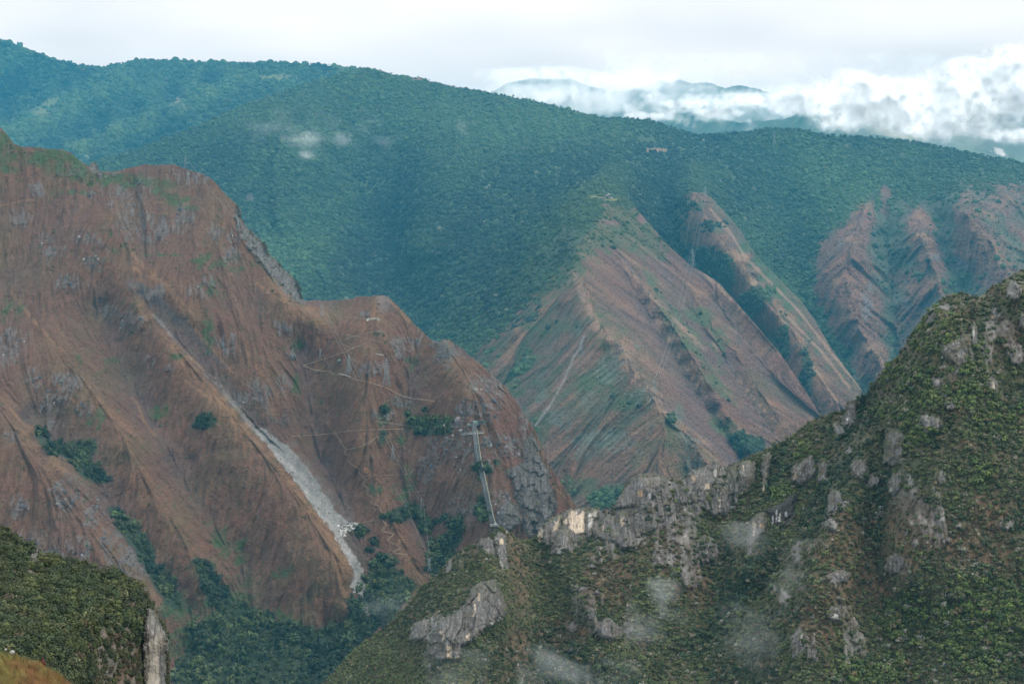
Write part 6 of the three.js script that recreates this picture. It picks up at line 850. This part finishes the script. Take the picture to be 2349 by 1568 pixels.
// ------------------------------------------------------------------ clouds and mist: lumpy layers of vapour, thin at their borders
function vapour(name, label, category, kind, o) {
  const root = new THREE.Group(), m = new THREE.MeshStandardMaterial({ color: new THREE.Color().setRGB(...(o.color ?? [0.95, 0.95, 0.95])), vertexColors: true, transparent: true, roughness: 1, side: THREE.DoubleSide });
  const L = o.layers ?? 5, [x0, y0, x1, y1] = o.box, st = o.step ?? 5, nx = Math.ceil((x1 - x0) / st) + 1, ny = Math.ceil((y1 - y0) / st) + 1, v = V(0, 0, 0);
  for (let l = 0; l < L; l++) {
    const P = new Float32Array(nx * ny * 3), N = new Float32Array(nx * ny * 3), C = new Float32Array(nx * ny * 4), I = [], keep = new Uint8Array(nx * ny);
    for (let j = 0; j < ny; j++) for (let i = 0; i < nx; i++) {
      const k = j * nx + i, x = lerp(x0, x1, i / (nx - 1)), y = lerp(y0, y1, j / (ny - 1)), e = Math.min(i, j, nx - 1 - i, ny - 1 - j), a = o.f(x, y, l) * sst(0, 4, e), al = 1 - Math.pow(1 - Math.min(a, 0.995), 1 / L);
      at(x, y, o.d + (l - L / 2) * o.gap - o.gap * 0.9 * fbm(x * o.s * 0.7 + l * 7, y * o.s * 0.7, 3), v).toArray(P, k * 3); { const e2 = 0.6 / o.s, n0 = fbm(x * o.s * 2, y * o.s * 2, 3), nX = fbm((x + e2 * 0.3) * o.s * 2, y * o.s * 2, 3) - n0, nY = fbm(x * o.s * 2, (y - e2 * 0.3) * o.s * 2, 3) - n0, q = V(-nX * 1.0, 0.9 - nY * 0.8, 0.45).normalize(); N.set([q.x, q.y, q.z], k * 3); }; C.set([1, 1, 1, al], k * 4); keep[k] = al > 0.002 ? 1 : 0;
    }
    for (let j = 0; j < ny - 1; j++) for (let i = 0; i < nx - 1; i++) { const k = j * nx + i; if (keep[k] | keep[k + 1] | keep[k + nx] | keep[k + nx + 1]) I.push(k, k + nx, k + 1, k + 1, k + nx, k + nx + 1); }
    const g = new THREE.BufferGeometry(); g.setAttribute('position', new THREE.BufferAttribute(P, 3)); g.setAttribute('normal', new THREE.BufferAttribute(N, 3)); g.setAttribute('color', new THREE.BufferAttribute(C, 4)); g.setIndex(I); part('vapour', g, m, root);
  }
  tag(root, name, label, category, kind);
}
const blobs = (list) => (x, y) => { let s = -9; for (const [cx, cy, rx, ry, w] of list) s = Math.max(s, w * (1 - Math.hypot((x - cx) / rx, (y - cy) / ry))); return s; };
const puffs = (bl, s, k = 2.6, am = 0.75, th = 0.02, oct = 5) => { const B = blobs(bl); return (x, y, l) => { const b = B(x, y); if (b <= -0.45) return 0; const fade = sst(-0.45, 0.05, b); const n = fbm(x * s + l * 0.35, y * s * 1.25 + 5 + l * 0.2, oct) * am + (oct < 4 ? 0.12 : 0.35) * am * (0.5 - Math.abs(vn(x * s * 2.2 + l, y * s * 2.4))); const d = b + n - th; return d <= 0 ? 0 : (1 - Math.exp(-k * d * 1.6)) * fade; }; };
vapour('cloud', 'big bright white cloud bank over the right end of the skyline', 'cloud', null, { d: 7900, gap: 70, layers: 5, s: 0.02, color: [0.98, 0.98, 0.98], box: [1840, 90, 2480, 372], step: 4, f: puffs([[2110, 245, 250, 78, 1.3], [2240, 200, 140, 80, 1.2], [2330, 190, 120, 90, 1.25], [2000, 230, 130, 70, 1.1], [2300, 310, 110, 16, 0.5], [2470, 190, 100, 70, 1.1], [2140, 295, 150, 26, 1.0]], 0.017, 6, 0.85, 0.12) });
vapour('cloud', 'ragged white cloud strip in front of the pale far range', 'cloud', null, { d: 9300, gap: 90, layers: 5, s: 0.02, box: [1420, 150, 1990, 330], step: 4, f: puffs([[1560, 240, 130, 34, 1.0], [1640, 258, 130, 30, 0.9], [1500, 265, 66, 14, 1.0], [1700, 230, 110, 34, 0.95], [1800, 232, 120, 36, 1.0], [1590, 205, 90, 18, 0.55], [1720, 280, 22, 22, 0.7], [1860, 215, 90, 40, 0.9], [1895, 285, 34, 18, 0.6]], 0.022, 3.6, 1.0, 0.36) });
vapour('cloud', 'thin pale cloud veil at the left end of the far range', 'cloud', null, { d: 10500, gap: 110, layers: 4, s: 0.014, box: [1080, 130, 1560, 300], step: 5, f: puffs([[1250, 215, 150, 34, 0.9], [1360, 225, 90, 36, 0.7], [1440, 185, 110, 22, 0.6], [1230, 175, 120, 20, 0.5]], 0.014, 1.6, 0.6, 0.0) });
vapour('cloud', 'faint grey cloud veil hanging over the peaks of the far range', 'cloud', null, { d: 12900, gap: 160, layers: 3, s: 0.010, box: [1380, 110, 2420, 330], step: 6, f: (x, y, l) => 0.80 * sst(-0.3, 0.5, fbm(x * 0.010 + l, y * 0.016 + 3, 4) + 0.35 - Math.abs(y - 215) / 160) });
vapour('cloud', 'thin bluish cloud veil before the scarred blue mountain at the right edge', 'cloud', null, { d: 8800, gap: 70, layers: 3, s: 0.010, box: [1840, 170, 2480, 420], step: 6, f: (x, y, l) => 0.16 * sst(-0.4, 0.4, fbm(x * 0.012 + l, y * 0.02 + 9, 4)) });
vapour('cloud', 'small wispy cloud drifting over the forested mountain', 'cloud', null, { d: 5600, gap: 18, layers: 4, s: 0.03, box: [630, 270, 830, 392], step: 2.5, f: (() => { const f = puffs([[722, 318, 62, 22, 0.75], [775, 316, 28, 22, 0.6], [704, 357, 24, 13, 0.8], [680, 318, 30, 14, 0.5]], 0.032, 1.3, 1.25, 0.30); return (x, y, l) => 0.24 * f(x, y, l); })() });
vapour('mist', 'faint mist patches on the forested mountain around the small cloud', 'mist', 'stuff', { d: 5900, gap: 20, layers: 3, s: 0.03, box: [520, 230, 1120, 400], step: 4, f: (() => { const f = puffs([[610, 290, 46, 26, 0.5], [885, 325, 40, 18, 0.45], [1062, 290, 26, 20, 0.5], [700, 300, 120, 40, 0.2]], 0.04, 1.2, 0.5, 0.05); return (x, y, l) => 0.10 * f(x, y, l); })() });
for (const [d, box, bl, a, label] of [
  [700, [1430, 1320, 1600, 1520], [[1520, 1385, 26, 48, 0.9], [1500, 1430, 50, 36, 0.6], [1475, 1455, 34, 20, 0.4]], 0.40, 'grey mist wisp rising in front of the near mountain scrub'],
  [690, [1180, 1470, 1480, 1610], [[1320, 1545, 90, 40, 0.8], [1270, 1520, 40, 26, 0.5], [1390, 1520, 50, 26, 0.6], [1230, 1570, 50, 20, 0.5]], 0.36, 'broad thin mist at the bottom centre below the near crags'],
  [720, [1620, 1190, 1780, 1330], [[1690, 1238, 34, 30, 0.75], [1720, 1268, 30, 24, 0.5], [1670, 1225, 20, 12, 0.5]], 0.30, 'pale mist puff left of the dark glossy overhang'],
  [715, [1740, 1230, 1900, 1420], [[1815, 1300, 24, 46, 0.7], [1850, 1250, 36, 20, 0.4], [1800, 1360, 30, 30, 0.4]], 0.26, 'bluish mist trailing down the green gully'],
  [705, [1640, 1330, 1800, 1570], [[1710, 1440, 46, 60, 0.55], [1690, 1390, 26, 30, 0.5], [1730, 1520, 40, 30, 0.4]], 0.20, 'very faint mist over the dark lower gully'],
  [1350, [820, 1330, 980, 1450], [[905, 1380, 38, 18, 0.65], [940, 1410, 30, 14, 0.4]], 0.30, 'thin mist patch over the valley woods below the landslide'],
  [690, [960, 1480, 1130, 1600], [[1040, 1545, 50, 34, 0.6]], 0.22, 'thin mist in front of the foot of the knoll cliff'],
]) vapour('mist', label, 'mist', 'stuff', { d, gap: d * 0.004, layers: 4, s: 0.03, box, step: 3, color: [0.80, 0.86, 0.88], f: (() => { const f = puffs(bl.map(([x, y, rx, ry, w]) => [x, y, rx * 1.7, ry * 1.7, w]), 0.016, 0.9, 1.1, 0.30, 4); return (x, y, l) => 0.46 * a * f(x, y, l); })() });
renderer.render(scene, camera);
